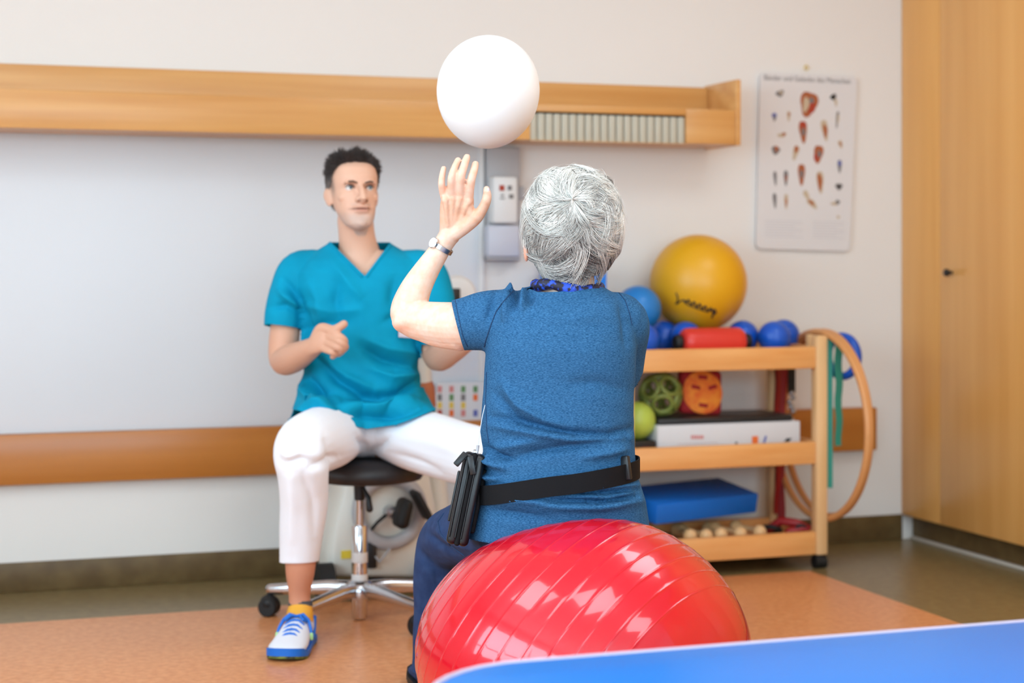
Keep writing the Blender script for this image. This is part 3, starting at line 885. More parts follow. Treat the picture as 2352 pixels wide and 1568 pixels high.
pe = bpt(925, 1178, BY - 0.19); pe2 = bpt(968, 1160, BY - 0.17)
b = MB(); b.tube([cr_ + Vector((0, -0.05, 0)), pe + Vector((0, 0.05, 0))], 0.011, n=10, roundcap=2); obj('crank_arm', b, 'steel', bk)
b = MB(); b.box(pe, (0.045, 0.09, 0.1), 0.02, Matrix.Rotation(0.25, 3, 'Y'), seg=3); obj('pedal', b, 'black_rubber', bk)
b = MB(); b.box(pe2, (0.022, 0.09, 0.11), 0.009, Matrix.Rotation(-0.5, 3, 'Y'), seg=2); obj('pedal', b, 'black_rubber', bk)
b = MB(); b.tube([bpt(846, 1224, BY - 0.11), bpt(868, 1198, BY - 0.13), bpt(890, 1180, BY - 0.12)], 0.006, n=8, roundcap=2); obj('cable', b, 'black_rubber', bk)
b = MB(); b.tube([bpt(850, 1262, BY - 0.11), bpt(872, 1290, BY - 0.13), bpt(900, 1255, BY - 0.12), bpt(915, 1235, BY - 0.11)], 0.005, n=8, roundcap=2); obj('cable', b, 'grey_plastic', bk)
b = MB(); b.span((bpt(842, 1225, BY - 0.11).x, BY - 0.125, bpt(862, 1290, BY).z), (bpt(864, 1225, BY - 0.11).x, BY - 0.095, bpt(862, 1228, BY).z), 0.006); obj('socket', b, 'black_plastic', bk)
for px_ in (746, 990):
    w_ = bpt(px_, 1290, BY - 0.13)
    b = MB(); b.cyl((w_.x - 0.026, BY - 0.13, 0.06), (w_.x + 0.026, BY - 0.13, 0.06), 0.06, n=28); obj('wheel', b, 'black_rubber', bk)
    b = MB(); b.tube([(w_.x, BY - 0.13, 0.06), (w_.x, BY + 0.13, 0.06)], 0.02, n=12); obj('foot_bar', b, 'grey_plastic', bk)
b = MB(); b.span((bpt(850, 1330, BY - 0.13).x, BY - 0.14, 0), (bpt(905, 1330, BY - 0.13).x, BY + 0.1, 0.035), 0.008); obj('floor_foot', b, 'black_rubber', bk)
a_ = bpt(783, 1283, BY - 0.1); c_ = bpt(806, 1263, BY - 0.1)
b = MB(); b.span((a_.x, BY - 0.103, a_.z), (c_.x, BY - 0.095, c_.z)); tag(obj('sticker', b, 'yellow_label', bk), 'small yellow sticker')
b = MB(); b.tube([bpt(1012, 1260), bpt(1010, 1160), bpt(996, 1030), bpt(976, 900), bpt(972, 820), bpt(990, 750), bpt(1040, 700)], [0.036, 0.034, 0.032, 0.028, 0.026, 0.026, 0.026], n=16, roundcap=2); obj('handlebar_column', b, 'cream_plastic', bk)
b = MB(); b.tube([bpt(979, 932, BY), bpt(976, 888, BY)], 0.034, n=16, roundcap=2); tag(obj('grip_cover', b, 'brown_box', bk), 'brown grip cover')
dc = bpt(1048, 680, BY - 0.03)
b = MB(); b.lathe(dc, [(0.02, -0.03), (0.062, -0.026), (0.072, -0.005), (0.072, 0.012), (0.06, 0.026), (0.03, 0.03)], 36, Matrix.Rotation(math.pi / 2 - 0.15, 3, 'X')); dh = obj('display_head', b, 'white_plastic', bk)
sc_ = bpt(1041, 677, BY - 0.065)
b = MB(); b.box(sc_, (0.05, 0.012, 0.045), 0.004); obj('screen', b, 'black_plastic', dh)
b = MB(); b.tube([bpt(975, 770), bpt(930, 740, BY - 0.05), bpt(900, 745, BY - 0.12)], 0.014, n=12, roundcap=3); obj('handlebar', b, 'black_rubber', bk)
b = MB(); b.tube([bpt(800, 1050), bpt(790, 960)], 0.022, n=14); obj('saddle_post', b, 'steel', bk)
b = MB(); b.ball(bpt(790, 945), (0.1, 0.075, 0.035), 24, 14); obj('saddle', b, 'black_rubber', bk)

# ------------------------------------------------------------------ stool
SD = 5.42
sc0 = Q(826, 1427, SD)
sx, sy = sc0.x, SD
def sq(px, py, d=0.0):
    return Q(px, py, SD + d)
so = P(826, 1427, SD); so.z = 0
st = thing('swivel_stool', 'round black swivel stool with a chrome five star base under the man', 'stool', so)
def cmb(mb):
    mb.v = [tuple(C(*p)) for p in mb.v]
    return mb
def zs(py, d=SD):
    return CH - (py - HZ) / FPX * d
zhub = zs(1352)
b = MB(); b.lathe((sx + 0.02, sy, 0), [(0.02, zs(1102)), (0.13, zs(1104)), (0.172, zs(1098)), (0.182, zs(1085)), (0.178, zs(1068)), (0.15, zs(1056)), (0.1, zs(1051)), (0.02, zs(1050))], 48); obj('seat', cmb(b), 'vinyl_black', st, angle=50)
b = MB(); b.lathe((sx, sy, 0), [(0.014, zs(1148)), (0.017, zs(1146)), (0.019, zs(1108)), (0.05, zs(1100)), (0.02, zs(1098))], 24); obj('sleeve', cmb(b), 'black_plastic', st)
b = MB(); b.cyl((sx, sy, zs(1215)), (sx, sy, zs(1140)), 0.0135, n=24); obj('gas_rod', cmb(b), 'chrome', st)
b = MB(); b.lathe((sx, sy, 0), [(0.01, zs(1206)), (0.022, zs(1206)), (0.0245, zs(1209)), (0.0245, 0.012), (0.02, 0.006), (0.01, 0.006)], 32); pc_ = obj('column', cmb(b), 'chrome', st)
b = MB(); b.lathe((sx, sy, 0), [(0.0248, zs(1290)), (0.0252, zs(1289)), (0.0252, zs(1268)), (0.0248, zs(1267))], 32); obj('sticker', cmb(b), 'white_plastic', pc_)
b = MB(); b.lathe((sx, sy, 0), [(0.0248, zs(1335)), (0.0254, zs(1334)), (0.0254, zs(1318)), (0.0248, zs(1317))], 32); obj('sticker', cmb(b), 'white_plastic', pc_)
b = MB(); b.tube([(sx + 0.015, sy - 0.02, zs(1120)), (sx + 0.03, sy - 0.03, zs(1140)), (sx + 0.034, sy - 0.035, zs(1165))], [0.005, 0.008, 0.011], n=12, roundcap=3); obj('lever', cmb(b), 'black_plastic', st)
b = MB(); b.lathe((sx, sy, 0), [(0.024, zhub - 0.03), (0.045, zhub - 0.025), (0.05, zhub), (0.04, zhub + 0.02), (0.027, zhub + 0.03), (0.024, zhub + 0.03)], 32); obj('hub', cmb(b), 'alu', st)
for an in (-48, 24, 96, 168, 240):
    a = math.radians(an)
    d = Vector((math.cos(a), math.sin(a), 0))
    c0 = Vector((sx, sy, zhub)); tip = c0 + d * 0.292; tip.z = 0.085
    b = MB(); b.tube([c0 + d * 0.03, c0 + d * 0.1 + Vector((0, 0, 0.002)), c0 + d * 0.2 + Vector((0, 0, -0.006)), tip], [0.026, 0.023, 0.02, 0.017], n=14, ratio=0.8, ref=(0, 0, 1), roundcap=3); obj('base_arm', cmb(b), 'alu', st, angle=60)
    tv = d.cross(Vector((0, 0, 1)))
    b = MB()
    w0_ = tip + Vector((0, 0, -0.054)) + d * 0.004
    for s_ in (-1, 1):
        b.lathe(w0_ + tv * 0.015 * s_, [(0.012, -0.011), (0.026, -0.011), (0.0305, -0.006), (0.0305, 0.006), (0.026, 0.011), (0.012, 0.011)], 24, tv.to_track_quat('Z', 'Y').to_matrix())
    b.ball(w0_ + Vector((0, 0, 0.012)), (0.03, 0.03, 0.026), 16, 10)
    b.cyl(w0_ + Vector((0, 0, 0.03)), tip, 0.008, n=10)
    obj('castor', cmb(b), 'black_rubber', st)

# ------------------------------------------------------------------ treatment bench in front
ZBN = 0.5
f1, f2 = FL(1750, 1470, ZBN), FL(2352, 1420, ZBN)
yfar = (f1.y + f2.y) / 2 - 0.005
xl_ = FL(975, 1590, ZBN).x
xr_, ynear = xl_ + 1.95, yfar - 0.7
bn = thing('treatment_bench', 'blue upholstered treatment bench with pale piping in front of the red ball', 'bench', ((xl_ + xr_) / 2, (yfar + ynear) / 2, 0))
def bench_ring(z, ins):
    R_ = 0.2 - ins
    out = []
    for (cx_, cy_, a0) in ((xr_ - 0.2, yfar - 0.2, 0), (xl_ + 0.2, yfar - 0.2, 90), (xl_ + 0.2, ynear + 0.2, 180), (xr_ - 0.2, ynear + 0.2, 270)):
        for k in range(9):
            a = math.radians(a0 + 90 * k / 8)
            out.append(Vector((cx_ + R_ * math.cos(a), cy_ + R_ * math.sin(a), z)))
    return out
b = MB(); b.loft([bench_ring(ZBN - 0.07, 0.02), bench_ring(ZBN - 0.065, 0.004), bench_ring(ZBN - 0.05, 0), bench_ring(ZBN - 0.014, 0), bench_ring(ZBN - 0.005, 0.005), bench_ring(ZBN, 0.016)]); obj('upholstery', b, 'bench_blue', bn, angle=50)
b = MB(); b.tube(bench_ring(ZBN - 0.004, 0.004), 0.0055, n=8, closed=True, ref=(0, 0, 1)); obj('piping', b, 'bench_piping', bn, angle=60)
b = MB(); b.span((xl_ + 0.12, ynear + 0.08, ZBN - 0.11), (xr_ - 0.12, yfar - 0.08, ZBN - 0.069), 0.004); obj('frame', b, 'white_plastic', bn)
for ix in (xl_ + 0.2, xr_ - 0.2):
    for iy in (ynear + 0.12, yfar - 0.12):
        b = MB(); b.box((ix, iy, (ZBN - 0.1) / 2), (0.05, 0.05, ZBN - 0.1), 0.005); obj('leg', b, 'white_plastic', bn)

# ------------------------------------------------------------------ red ball
BD = 3.75
bc = Q(1340, 1500, BD)
A_, B_, = 0.362, 0.288
bc.z = B_ - 0.012
axis = Vector((0.78, -0.50, -0.38)).normalized()
nu, nv = 200, 130
V, F = [], []
qx = axis.orthogonal().normalized(); qy = axis.cross(qx)
lat_r = [math.radians(a) for a in np.arange(-66, 33, 7.0)]
Wp = []
for i in range(nv + 1):
    la = -math.pi / 2 + math.pi * i / nv
    Wp.append(la)
# denser latitudes round the moulded ridges
lats = sorted(set([round(x, 5) for x in Wp] + [round(l + o, 5) for l in lat_r for o in (-.009, -.0045, 0, .0045, .009)]))
for la in lats:
    ridge = sum(math.exp(-((la - l) / 0.0045) ** 2) for l in lat_r)
    for j in range(nu):
        t_ = 2 * math.pi * j / nu
        d = axis * math.sin(la) + (qx * math.cos(t_) + qy * math.sin(t_)) * math.cos(la)
        r = 1 + 0.0032 * ridge
        p = Vector((d.x * A_ * r, d.y * A_ * r, d.z * B_ * r))
        # seat dent on the far side where the woman sits
        ex = (p.x + 0.05) / 0.24; ey = (p.y - 0.2) / 0.17
        if p.z > 0:
            p.z -= 0.05 * math.exp(-(ex * ex + ey * ey) ** 2)
            p.z += 0.012 * math.exp(-((p.x - 0.12) / 0.16) ** 2) * (p.z / B_)
        p.z = max(p.z, -B_ + 0.012)
        V.append(bc + p)
n_ = nu
for i in range(len(lats) - 1):
    a, c = i * n_, (i + 1) * n_
    for j in range(n_):
        F.append((a + j, a + (j + 1) % n_, c + (j + 1) % n_, c + j))
F.append(tuple(reversed(range(n_)))); F.append(tuple(range((len(lats) - 1) * n_, len(lats) * n_)))
b = MB(); b.add([C(*p) for p in V], F)
bl = C(bc.x, bc.y, 0)
tag(obj('exercise_ball', b, 'red_ball', loc=bl, angle=80), 'large glossy red exercise ball under the seated woman', 'ball')

# ------------------------------------------------------------------ balloon
c = Q(1121, 214, 4.3)
k = 4.3 / FPX
Rb = Matrix.Rotation(math.radians(50), 3, 'X') @ Matrix.Rotation(math.radians(3), 3, 'Y')
prof = []
for i in range(41):
    a = -math.pi / 2 + math.pi * i / 40
    zz = math.sin(a)
    rr = math.cos(a) * (1 + 0.05 * zz)
    prof.append((max(118 * k * rr, 0.0008), (141 * k) * zz))
t = thing('balloon', 'white balloon floating in the air above the raised hand', 'balloon', C(c.x, c.y, c.z - 130 * k))
b = MB(); b.lathe(c, prof, 56, Rb); obj('balloon_skin', cmb(b), 'balloon', t, angle=80)
kn = c + Rb @ Vector((0, 0.02, -130 * k))
b = MB(); b.lathe(c + Rb @ Vector((0, 0, -141 * k - 0.014)), [(0.003, 0.0), (0.008, 0.001), (0.004, 0.007), (0.006, 0.012), (0.009, 0.017)], 14, Rb)
obj('knot', cmb(b), 'balloon', t, angle=60)
# ------------------------------------------------------------------ people: tools
from mathutils.bvhtree import BVHTree
def voxel(mb, size, smooth=3):
    """one continuous surface out of overlapping closed shapes (camera-aligned coordinates)"""
    me = new_mesh(mb.v, mb.f, smooth=False)
    o = bpy.data.objects.new('tmp', me); COL.objects.link(o)
    md = o.modifiers.new('r', 'REMESH'); md.mode = 'VOXEL'; md.voxel_size = size; md.adaptivity = 0.0
    dgr = bpy.context.evaluated_depsgraph_get()
    e = bpy.data.meshes.new_from_object(o.evaluated_get(dgr))
    n = len(e.vertices)
    V = np.empty(n * 3); e.vertices.foreach_get('co', V); V = V.reshape(-1, 3)
    F = [tuple(p.vertices) for p in e.polygons]
    ed = np.empty(len(e.edges) * 2, dtype=np.int64); e.edges.foreach_get('vertices', ed); ed = ed.reshape(-1, 2)
    bpy.data.objects.remove(o); bpy.data.meshes.remove(me); bpy.data.meshes.remove(e)
    V = relax(V, ed, smooth)
    return V, F, ed
def relax(V, ed, it, lam=0.55, mu=-0.57):
    deg = np.bincount(ed.ravel(), minlength=len(V)).astype(float)[:, None]
    deg[deg == 0] = 1
    for k in range(it * 2):
        S = np.zeros_like(V)
        for a in range(3):
            S[:, a] = np.bincount(ed[:, 0], V[ed[:, 1], a], len(V)) + np.bincount(ed[:, 1], V[ed[:, 0], a], len(V))
        V = V + (lam if k % 2 == 0 else mu) * (S / deg - V)
    return V
def vnormals(V, F):
    A = np.array([f[:4] if len(f) >= 4 else (f[0], f[1], f[2], f[2]) for f in F])
    N = np.cross(V[A[:, 2]] - V[A[:, 0]], V[A[:, 3]] - V[A[:, 1]])
    tri = A[:, 2] == A[:, 3]
    if tri.any():
        T = A[tri]
        N[tri] = np.cross(V[T[:, 1]] - V[T[:, 0]], V[T[:, 2]] - V[T[:, 0]])
    out = np.zeros_like(V)
    for k in range(4):
        for a in range(3):
            out[:, a] += np.bincount(A[:, k], N[:, a], len(V))
    return out / (np.linalg.norm(out, axis=1)[:, None] + 1e-12)
def fold(V, N, pts, w, amp, facing=0.15):
    """raises (or sinks) a crease along a line over the side of the cloth turned to the camera"""
    px, py = topx(V)
    vd = V - np.array([0, 0, CH]); vd /= np.linalg.norm(vd, axis=1)[:, None]
    f = np.clip((-(N * vd).sum(1) + facing) / 0.4, 0, 1)
    best = np.full(len(V), 1e9); par = np.zeros(len(V))
    m = len(pts) - 1
    for i in range(m):
        a, b_ = np.array(pts[i], float), np.array(pts[i + 1], float)
        d = b_ - a; L2 = d @ d
        t_ = np.clip(((px - a[0]) * d[0] + (py - a[1]) * d[1]) / L2, 0, 1)
        dist = np.hypot(px - a[0] - t_ * d[0], py - a[1] - t_ * d[1])
        u_ = dist < best
        best[u_] = dist[u_]; par[u_] = ((i + t_) / m)[u_]
    amp = amp * 1.9; w = w * 1.12
    g = np.exp(-np.abs(best / w) ** 1.6) * np.sqrt(np.clip(np.sin(np.pi * np.clip(par, 0.03, 0.97)), 0, 1)) * f
    return V + N * (amp * g)[:, None]
def wav(V, s, seed):
    r = np.random.default_rng(seed)
    out = np.zeros(len(V))
    for k in range(6):
        d = r.normal(size=3); d /= np.linalg.norm(d)
        out += np.sin(V @ d * s * r.uniform(0.6, 1.6) + r.uniform(0, 6.28)) / 6
    return out
def heavy(name, V, F, mats, parent=None, loc=None, colors=None, camframe=True):
    if camframe:
        V = cam2world(V)
    off = Vector(root_of(parent).location) if parent is not None else Vector(loc or (0, 0, 0))
    me = bpy.data.meshes.new('mesh')
    me.from_pydata((np.asarray(V) - np.array(off)).tolist(), [], F)
    me.update()
    me.polygons.foreach_set('use_smooth', [True] * len(me.polygons))
    if colors is not None:
        at = me.color_attributes.new('Col', 'FLOAT_COLOR', 'POINT')
        at.data.foreach_set('color', np.c_[colors, np.ones(len(colors))].ravel())
    return link(name, me, mats, parent, loc)
def lc(c):
    return np.array(lin(c)[:3])
def torso(table, n=56, ex=2.4, shrink=0.0, yaw=0.0):
    rings = []
    for (y, xl, xr, dh, D) in table:
        sk_ = shrink * (2.0 if shrink and y > 675 else 1.0)
        c = Q((xl + xr) / 2, y, D); hw = (xr - xl) / 2 / FPX * D - sk_; h = dh - sk_
        ring = []
        for j in range(n):
            a = 2 * math.pi * j / n
            cx_, sy_ = math.cos(a), math.sin(a)
            x = hw * math.copysign(abs(cx_) ** (2 / ex), cx_); yv = h * math.copysign(abs(sy_) ** (2 / ex), sy_)
            ring.append(Vector((c.x + x, c.y + yv + x * math.tan(yaw), c.z)))
        rings.append(ring)
    return rings
def limb(mb, pts, ratio=1.0, ref=None, n=24, rc=4):
    """pts: (px, py, D, radius) with smooth interpolation"""
    K = [Q(p[0], p[1], p[2]) for p in pts]; R_ = [p[3] for p in pts]
    P_, S_ = [], []
    m = len(K)
    for i in range(m - 1):
        p0, p1, p2, p3 = K[max(i - 1, 0)], K[i], K[i + 1], K[min(i + 2, m - 1)]
        r0, r1, r2, r3 = R_[max(i - 1, 0)], R_[i], R_[i + 1], R_[min(i + 2, m - 1)]
        st_ = 5
        for k in range(st_):
            t_ = k / st_
            h = lambda a, b_, c_, d_: 0.5 * ((2 * b_) + (-a + c_) * t_ + (2 * a - 5 * b_ + 4 * c_ - d_) * t_ ** 2 + (-a + 3 * b_ - 3 * c_ + d_) * t_ ** 3)
            P_.append(h(p0, p1, p2, p3)); S_.append(max(h(r0, r1, r2, r3), 0.001))
    P_.append(K[-1]); S_.append(R_[-1])
    mb.tube(P_, S_, n=n, ratio=ratio, ref=ref, roundcap=rc)
    return mb
def cloth_mesh(V, F):
    bm = bmesh.new()
    vs_ = [bm.verts.new(p) for p in V]
    for f in F:
        bm.faces.new([vs_[i] for i in f])
    bm.normal_update()
    return bm
def cut(bm, region, co, no):
    """trims the cloth inside region beyond a plane (camera-aligned)"""
    co, no = Vector(co), Vector(no).normalized()
    fs_ = [f for f in bm.faces if region(f.calc_center_median())]
    ge = set(fs_)
    for f in fs_:
        ge.update(f.edges); ge.update(f.verts)
    bmesh.ops.bisect_plane(bm, geom=list(ge), plane_co=co, plane_no=no)
    dead = [f for f in bm.faces if region(f.calc_center_median()) and (f.calc_center_median() - co).dot(no) > 0]
    bmesh.ops.delete(bm, geom=dead, context='FACES')
def from_bm(bm):
    bmesh.ops.delete(bm, geom=[v for v in bm.verts if not v.link_faces], context='VERTS')
    bm.verts.index_update()
    V = np.array([v.co[:] for v in bm.verts]); F = [tuple(v.index for v in f.verts) for f in bm.faces]
    return V, F
def strands(paths, rad):
    """thin three-sided hairs: paths (N,K,3), rad (N,K)"""
    N_, K_, _ = paths.shape
    t_ = np.gradient(paths, axis=1)
    t_ /= np.linalg.norm(t_, axis=2, keepdims=True) + 1e-12
    ref = rng.normal(size=(N_, 1, 3)) * np.ones((1, K_, 1))
    a = np.cross(t_, ref); a /= np.linalg.norm(a, axis=2, keepdims=True) + 1e-12
    b_ = np.cross(t_, a)
    rings = []
    for j in range(3):
        an = 2 * math.pi * j / 3
        rings.append(paths + (a * math.cos(an) + b_ * math.sin(an)) * rad[:, :, None])
    V = np.stack(rings, axis=2).reshape(-1, 3)
    base = (np.arange(N_)[:, None] * K_ + np.arange(K_ - 1)[None, :]).ravel() * 3
    Fs = []
    for j in range(3):
        k = (j + 1) % 3
        Fs.append(np.c_[base + j, base + k, base + 3 + k, base + 3 + j])
    return V, np.concatenate(Fs)
def solid(o, th=0.0025):
    md = o.modifiers.new('thickness', 'SOLIDIFY'); md.thickness = th; md.offset = -1
    return o

def shoe(parent, heel, fdir, L, mats, laces=True, name='shoe', wk=1.0):
    """sneaker lying on the floor: heel point and direction in camera-aligned coordinates"""
    f_ = Vector(fdir).normalized(); r_ = Vector((-f_.y, f_.x, 0)); h0 = Vector((heel[0], heel[1], 0))
    at = lambda s, x, z: h0 + f_ * (s * L) + r_ * x + Vector((0, 0, z))
    prof = [(0.0, .022, .066), (.03, .030, .08), (.12, .036, .093), (.28, .037, .1), (.40, .039, .094), (.52, .043, .08), (.66, .048, .064), (.8, .05, .053), (.9, .045, .046), (.96, .034, .04), (1.0, .014, .032)]
    up = MB(); rings = []
    for s, w_, h in prof:
        w_ *= wk
        z0 = 0.014 + max(0, s - 0.8) * 0.045
        ring = []
        for j in range(20):
            a = 2 * math.pi * j / 20
            cx_, sz_ = math.cos(a), math.sin(a)
            x = w_ * math.copysign(abs(cx_) ** 0.75, cx_) * (1 - 0.28 * max(sz_, 0))
            ring.append(at(s, x, z0 + (h - z0) * (0.5 + 0.5 * math.copysign(abs(sz_) ** 0.8, sz_))))
        rings.append(ring)
    up.loft(rings)
    so_ = obj(name, cmb(up), mats[0], parent, angle=60)
    for (zlo, zhi, ex_, m_, nm) in ((0.007, 0.021, 0.004, mats[1], 'midsole'), (0.0, 0.009, 0.002, mats[2], 'outsole')):
        b_ = MB(); R2 = []
        for s, w_, h in prof:
            w2 = w_ * wk + ex_; tz = max(0, s - 0.78) * 0.05
            s2 = 0.5 + (s - 0.5) * (1 + ex_ * 3)
            R2.append([at(s2, -w2, zlo + tz), at(s2, w2, zlo + tz), at(s2, w2, zhi + tz + (0.008 if s > .85 and zhi > .02 else 0)), at(s2, -w2, zhi + tz + (0.008 if s > .85 and zhi > .02 else 0))])
        b_.loft(R2); obj(nm, cmb(b_), m_, so_, angle=40)
    if laces:
        hs = lambda s: float(np.interp(s, [p[0] for p in prof], [p[2] for p in prof]))
        for k in range(4):
            s = 0.46 + 0.075 * k
            b_ = MB()
            zz, z2 = hs(s) + 0.001, hs(s + .05) + 0.001
            sg = 1 if k % 2 else -1
            b_.tube([at(s + .03, -.026, zz - .012), at(s + .02, -.012, zz - .001), at(s + .015, .0, zz + .001), at(s + .01, .012, zz - .001), at(s + .03, .026, zz - .012)], 0.0032, n=8, roundcap=2)
            obj('lace', cmb(b_), 'sneaker_blue', so_, angle=60)
        for sg in (-1, 1):
            b_ = MB()
            z_ = hs(.42) + .004
            b_.tube([at(.42, 0, z_), at(.40, sg * .02, z_ + .004), at(.42, sg * .036, z_ - .01), at(.47, sg * .046, z_ - .03), at(.50, sg * .05, z_ - .045)], [.0045, .005, .005, .0045, .004], n=8, roundcap=2)
            b_.tube([at(.42, 0, z_), at(.46, sg * .014, z_ + .004), at(.50, sg * .026, z_ - .006), at(.46, sg * .034, z_ - .012), at(.42, sg * .012, z_)], .004, n=8, roundcap=2)
            lb = obj('lace_bow', cmb(b_), 'sneaker_blue', so_, angle=60)
            b_ = MB(); b_.tube([at(.50, sg * .05, z_ - .045), at(.515, sg * .051, z_ - .058)], .005, n=8, roundcap=2); obj('lace_tip', cmb(b_), 'lime_tip', so_)
        b_ = MB(); b_.tube([at(.08, -.033, .075), at(.04, -.03, .06), at(.0, 0, .07), at(.04, .03, .06), at(.08, .033, .075), at(.2, .0395, .05), at(.3, .042, .03)], .006, n=8, roundcap=2); obj('heel_counter', cmb(b_), 'sneaker_blue', so_)
    return so_

# ------------------------------------------------------------------ the man on the stool
HD = 5.36
mpx = HD / FPX
YAW = math.radians(21)
hr = Vector((math.cos(YAW), math.sin(YAW), 0)); hf = Vector((math.sin(YAW), -math.cos(YAW), 0))
PIT = math.radians(4)
hu = Vector((0, 0, 1)) * math.cos(PIT) - hf * math.sin(PIT); hf = hf * math.cos(PIT) + Vector((0, 0, 1)) * math.sin(PIT)
HO = Q(812, 531, HD)                               # under the ears, at chin height
def H(x, y, z):
    return HO + hr * x + hf * y + hu * z
skin = MB()
levels = [(-0.002, .012, .082, .05), (0.004, .026, .092, .03), (0.014, .039, .098, .015), (0.03, .049, .098, -.005), (0.05, .056, .097, -.03), (0.075, .062, .095, -.06), (0.1, .067, .092, -.08),
          (0.12, .0695, .088, -.09), (0.14, .072, .094, -.095), (0.165, .074, .091, -.097), (0.19, .0705, .079, -.09), (0.212, .059, .056, -.07), (0.227, .04, .03, -.045), (0.234, .015, .005, -.02)]
rings = []
for (z, w_, fr, bk_) in levels:
    ring = []
    yc_ = (fr + bk_) / 2; hd_ = (fr - bk_) / 2
    for j in range(40):
        a = 2 * math.pi * j / 40
        cx_, sy_ = math.cos(a), math.sin(a)
        e_ = 2.35 if sy_ > 0 else 2.1
        ring.append(H(w_ * math.copysign(abs(cx_) ** (2 / e_), cx_), yc_ + hd_ * math.copysign(abs(sy_) ** (2 / e_), sy_), z))
    rings.append(ring)
skin.loft(rings)
def hb(c, r, rz=0.0):
    Rm = Matrix((hr, hf, hu)).transposed() @ Matrix.Rotation(rz, 3, 'Z')
    skin.ball(H(*c), r, 20, 12, Rm)
# nose
skin.tube([H(0, .088, .134), H(0, .100, .118), H(0, .111, .102), H(0, .117, .092), H(0, .106, .083)], [.008, .0095, .0105, .0125, .009], n=14, roundcap=3)
for s_ in (-1, 1):
    hb((s_ * .0125, .101, .088), (.0085, .012, .0085))
    hb((s_ * .03, .086, .1415), (.022, .009, .006))          # brow ridge
    hb((s_ * .043, .058, .098), (.02, .018, .018))            # cheekbone
    hb((s_ * .0735, -.006, .106), (.008, .017, .03), s_ * .5)  # ear
    hb((s_ * .078, -.014, .112), (.006, .014, .022), s_ * .6)
hb((0, .094, .066), (.028, .009, .006))
hb((0, .093, .054), (.025, .0095, .0065))
hb((0, .09, .018), (.02, .014, .014))
hb((0, .09, .075), (.02, .01, .012))
# neck, chest, arms, legs
limb(skin, [(816, 505, 5.39, .056), (820, 545, 5.4, .057), (824, 575, 5.41, .064), (825, 610, 5.42, .085)])
TT = [(985, 675, 985, .135, 5.40), (940, 690, 975, .14, 5.41), (880, 700, 962, .13, 5.42), (800, 700, 957, .125, 5.42), (720, 695, 958, .125, 5.42), (660, 682, 972, .12, 5.42), (625, 680, 975, .11, 5.42), (597, 705, 950, .09, 5.42), (575, 745, 905, .07, 5.42)]
skin.loft(torso(TT, 40, 2.3, 0.024))
limb(skin, [(712, 650, 5.42, .045), (664, 700, 5.41, .038), (654, 765, 5.40, .047), (650, 825, 5.38, .043), (672, 822, 5.30, .046), (700, 808, 5.22, .036), (720, 796, 5.17, .028)])
limb(skin, [(950, 650, 5.42, .045), (993, 710, 5.41, .04), (1003, 775, 5.4, .050), (1006, 818, 5.37, .046), (1035, 800, 5.28, .046), (1066, 785, 5.19, .034), (1080, 778, 5.15, .028)])
def finger(pts, r0, r1):
    n_p = len(pts)
    limb(skin, [(p[0], p[1], p[2], r0 + (r1 - r0) * i / (n_p - 1)) for i, p in enumerate(pts)], n=14, rc=3)
# right hand, loosely closed with the thumb up
limb(skin, [(712, 800, 5.18, .028), (726, 787, 5.155, .036), (742, 778, 5.14, .039), (754, 774, 5.135, .036)], ratio=0.6, ref=(0.35, 0.1, 1))
finger([(748, 757, 5.135), (774, 768, 5.10), (792, 782, 5.10), (788, 797, 5.13)], .0115, .009)
finger([(752, 772, 5.125), (778, 783, 5.085), (794, 795, 5.095), (786, 806, 5.13)], .0115, .009)
finger([(748, 786, 5.125), (772, 796, 5.088), (786, 804, 5.10), (778, 813, 5.14)], .0115, .009)
finger([(736, 798, 5.135), (760, 807, 5.10), (771, 812, 5.11), (764, 819, 5.14)], .0108, .0085)
finger([(726, 775, 5.155), (738, 754, 5.14), (762, 758, 5.12), (775, 754, 5.11), (790, 744, 5.105)], .0175, .0118)
# left hand, raised behind the woman's sleeve
limb(skin, [(1078, 780, 5.16, .028), (1086, 768, 5.12, .037), (1090, 754, 5.1, .037)], ratio=0.45, ref=(1, 0, 0.2))
for k, (dx, tl) in enumerate(((-20, 50), (-7, 60), (6, 56), (18, 44))):
    finger([(1088 + dx * 1.1, 752, 5.1), (1088 + dx * 1.2, 752 - tl * .5, 5.07), (1088 + dx * 1.2, 754 - tl * .9, 5.09)], .011, .008)
finger([(1072, 768, 5.12), (1060, 755, 5.08), (1060, 738, 5.07)], .013, .009)
# legs
limb(skin, [(800, 1000, 5.40, .07), (755, 1012, 5.2, .06), (704, 1035, 5.0, .05), (698, 1100, 5.01, .045), (695, 1200, 5.05, .044), (690, 1300, 5.07, .044), (688, 1365, 5.085, .0315), (690, 1420, 5.08, .036)])
limb(skin, [(880, 1000, 5.40, .07), (990, 1022, 5.22, .06), (1118, 1060, 5.02, .05), (1142, 1150, 5.03, .044), (1150, 1300, 5.07, .046), (1155, 1385, 5.08, .033), (1157, 1425, 5.08, .036)])
V, F, ed = voxel(skin, 0.0032, 3)
